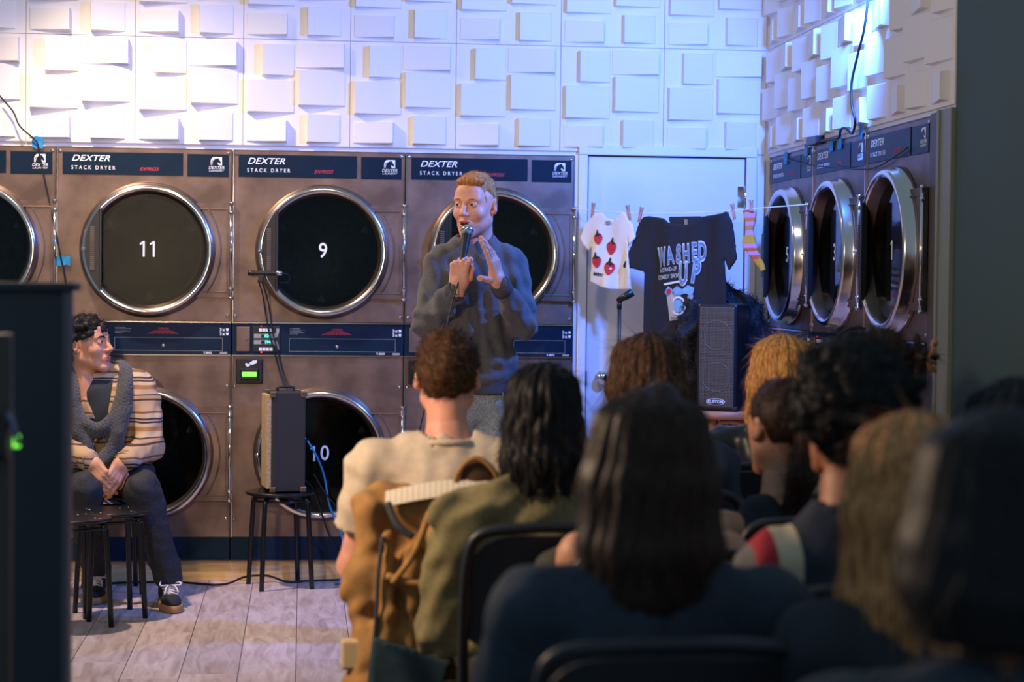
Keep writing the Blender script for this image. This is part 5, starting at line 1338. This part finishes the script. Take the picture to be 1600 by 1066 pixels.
# ------------------------------------------------------------------ coats on the chairs, cabinet in the left foreground
M_canvas = mat('tan_canvas', (160, 118, 66), .85, noise=(24, .16), bump=(180, .25)); M_teal = mat('dark_teal_lining', (30, 56, 66), .8, noise=(14, .3)); M_pip = mat('dark_piping', (54, 60, 66), .8)
M_tick = band_mat('ticking_stripe', [(0, (222, 210, 186)), (.72, (120, 100, 80)), (.80, (222, 210, 186))], .014, 0, .85, .002, 4)
p = at_depth(699, 594, 5.25)
cj = thing('canvas_jacket', 'tan canvas work jacket hung over the chair back of the man in the cream tee', 'jacket', (p.x-.005, 4.90, 0), -.06)
jf = Field((-.30, -.20, .22), (.30, .16, 1.0), .0075)
jf.box((0, .01, .62), (.205, .055, .27), .05, .03).cone((-.19, 0, .86), (.19, 0, .87), .052, .050, .04).cone((-.205, -.01, .84), (-.235, -.02, .36), .045, .05, .03).cone((.205, -.01, .84), (.235, -.02, .36), .045, .05, .03).box((0, 0, .40), (.225, .06, .16), .04, .06)
for q in range(6): jf.cone((-.16+.06*q, -.060, .80-.03*(q % 2)), (-.17+.065*q, -.075, .42+.05*(q % 3)), .016, .024, .03)
a1, a2 = wob(71, .011, 30, 7, (1, 1, .8)), wob(72, .0065, 68, 7)
jf.disp(lambda X, Y, Z: a1(X, Y, Z)+a2(X, Y, Z))
cjo = field_obj('canvas_body', jf, M_canvas, cj)
lp = MB(); n = 14
for i in range(n):
    u0_, u1_ = -.17+.34*i/n, -.17+.34*(i+1)/n
    za, zb = [.905+.030*math.sin((u+.17)/.34*2.6) for u in (u0_, u1_)]
    lp.add([(u0_, -.066, za-.034), (u1_, -.066, zb-.034), (u1_, -.04, zb), (u0_, -.04, za), (u0_, .03, za-.004), (u1_, .03, zb-.004)], [(0, 1, 2, 3), (3, 2, 5, 4)], 0, True)
lp.obj('striped_lining', M_tick, cj)
cf = Field((-.02, -.10, .85), (.14, .06, 1.03), .005); cf.ell((.055, -.02, .930), (.050, .022, .055), .01).disp(wob(9, .002, 60)); field_obj('collar', cf, mat('brown_corduroy', (84, 58, 38), .9, bump=(300, .5)), cj)
MB().tube(smooth_path([(.002, -.036, .89), (.006, -.04, .95), (.05, -.042, .990), (.098, -.04, .955), (.106, -.036, .90)], 6), .0065, 8).obj('collar_edge', M_canvas, cj)
kf = Field((-.24, -.16, .26), (.06, .02, .66), .007)
X, Y, Z = kf._g((slice(None),)*3); d2 = poly_sdf([(-.195, .560), (-.005, .500), (-.03, .40), (-.08, .28), (-.11, .28), (-.205, .42)], X, Z); s_f = -.098+.010*np.sin(X*40+Z*20)
kf.v = np.maximum(d2, np.abs(Y-s_f)-.018).astype(np.float32); field_obj('dark_patch', kf, M_teal, cj)
MB().tube(smooth_path([(-.175, -.075, .80), (-.185, -.088, .70), (-.190, -.095, .58), (-.205, -.095, .42), (-.20, -.09, .30)], 6), .0055, 8).obj('piping', M_pip, cj)
MB().tube(smooth_path([(-.165, -.06, .88), (-.14, -.085, .83), (-.10, -.09, .80)], 6), .009, 8).obj('hanger_strap', M_pip, cj)
MB().tube(smooth_path([(-.06, -.075, .86), (-.10, -.10, .76), (-.15, -.105, .69)], 6), [.009]*6+[.008]*7, 8).obj('edge_fold', M_canvas, cj)
MB().box((-.275, -.07, .47), (-.225, -.04, .545), ch=.008).obj('pocket_flap', mat('pale_canvas', (206, 180, 136), .85), cj)
jp = MB(); jp.tube(smooth_path([(-.165, -.085, .705), (-.10, -.10, .690), (-.03, -.10, .690), (.02, -.095, .695)], 6), .009, 8); jp.obj('pocket_hem', M_canvas, cj)
M_dkol = mat('dark_olive_cloth', (58, 56, 44), .85, bump=(160, .25))
p = at_depth(846, 655, 4.62)
dj = thing('dark_jacket', 'dark jacket slung over the right side of the chair behind the olive shirt', 'jacket', (p.x+.09, 4.27, 0), .05)
df = Field((-.26, -.20, .25), (.28, .14, .98), .009)
df.cone((-.10, 0, .80), (.20, 0, .875), .045, .05, .04).cone((.10, -.03, .84), (-.08, -.06, .55), .06, .05, .05).box((.08, -.01, .60), (.16, .05, .26), .04, .05).cone((-.09, -.06, .55), (-.12, -.05, .36), .05, .055, .03)
b1, b2 = wob(81, .009, 26, 6), wob(82, .004, 60, 6)
df.disp(lambda X, Y, Z: b1(X, Y, Z)+b2(X, Y, Z)); dfo = field_obj('cloth', df, M_dkol, dj)
MB().tube(smooth_path([(-.12, -.10, .42), (-.10, -.115, .52), (-.055, -.12, .60)], 6), .008, 8).obj('zip_edge', M_pip, dfo)
MB().ball((-.045, -.105, .36), .010, 8).obj('button', M_steel2, dfo)

cab = thing('cabinet', 'tall dark cabinet cut off by the left edge, out of focus in the foreground', 'cabinet', (-.72, 4.0, 0))
M_cab = mat('dark_cabinet', (40, 48, 56), .5, noise=(3, .15)); M_cabe = mat('cabinet_edge', (84, 84, 92), .5)
MB().box((-.45, 0, .02), (.256, .08, 1.395), ch=.004).obj('side_panel', M_cab, cab)
MB().box((-.46, -.012, 1.395), (.275, .10, 1.412), ch=.003).obj('top', M_cab, cab)
MB().box((.250, -.006, .02), (.262, .082, 1.395), ch=.003).obj('edge_band', M_cabe, cab)
MB().box((-.44, .0, 0), (.25, .07, .02)).obj('plinth', M_rubber, cab)
# reader on the near machine, with a green light
nr_ = thing('card_terminal', 'dark card terminal with a green light at the left edge, before the cabinet', 'terminal', (-.515, 3.62, 0))
MB().box((-.060, 0, 0), (-.002, .05, 1.32), ch=.004).obj('post', mat('brown_post', (70, 62, 54), .6), nr_)
MB().box((-.075, -.05, 1.10), (.0, .0, 1.175), ch=.006).obj('housing', M_blackpl, nr_)
MB().tube([(.0, -.03, 1.182), (.018, -.03, 1.125)], .0065, 8).obj('lever', mat('lever_grey', (110, 110, 130), .4), nr_)
MB().box((.008, -.034, 1.120), (.020, -.028, 1.142)).obj('green_light', M_green, nr_)
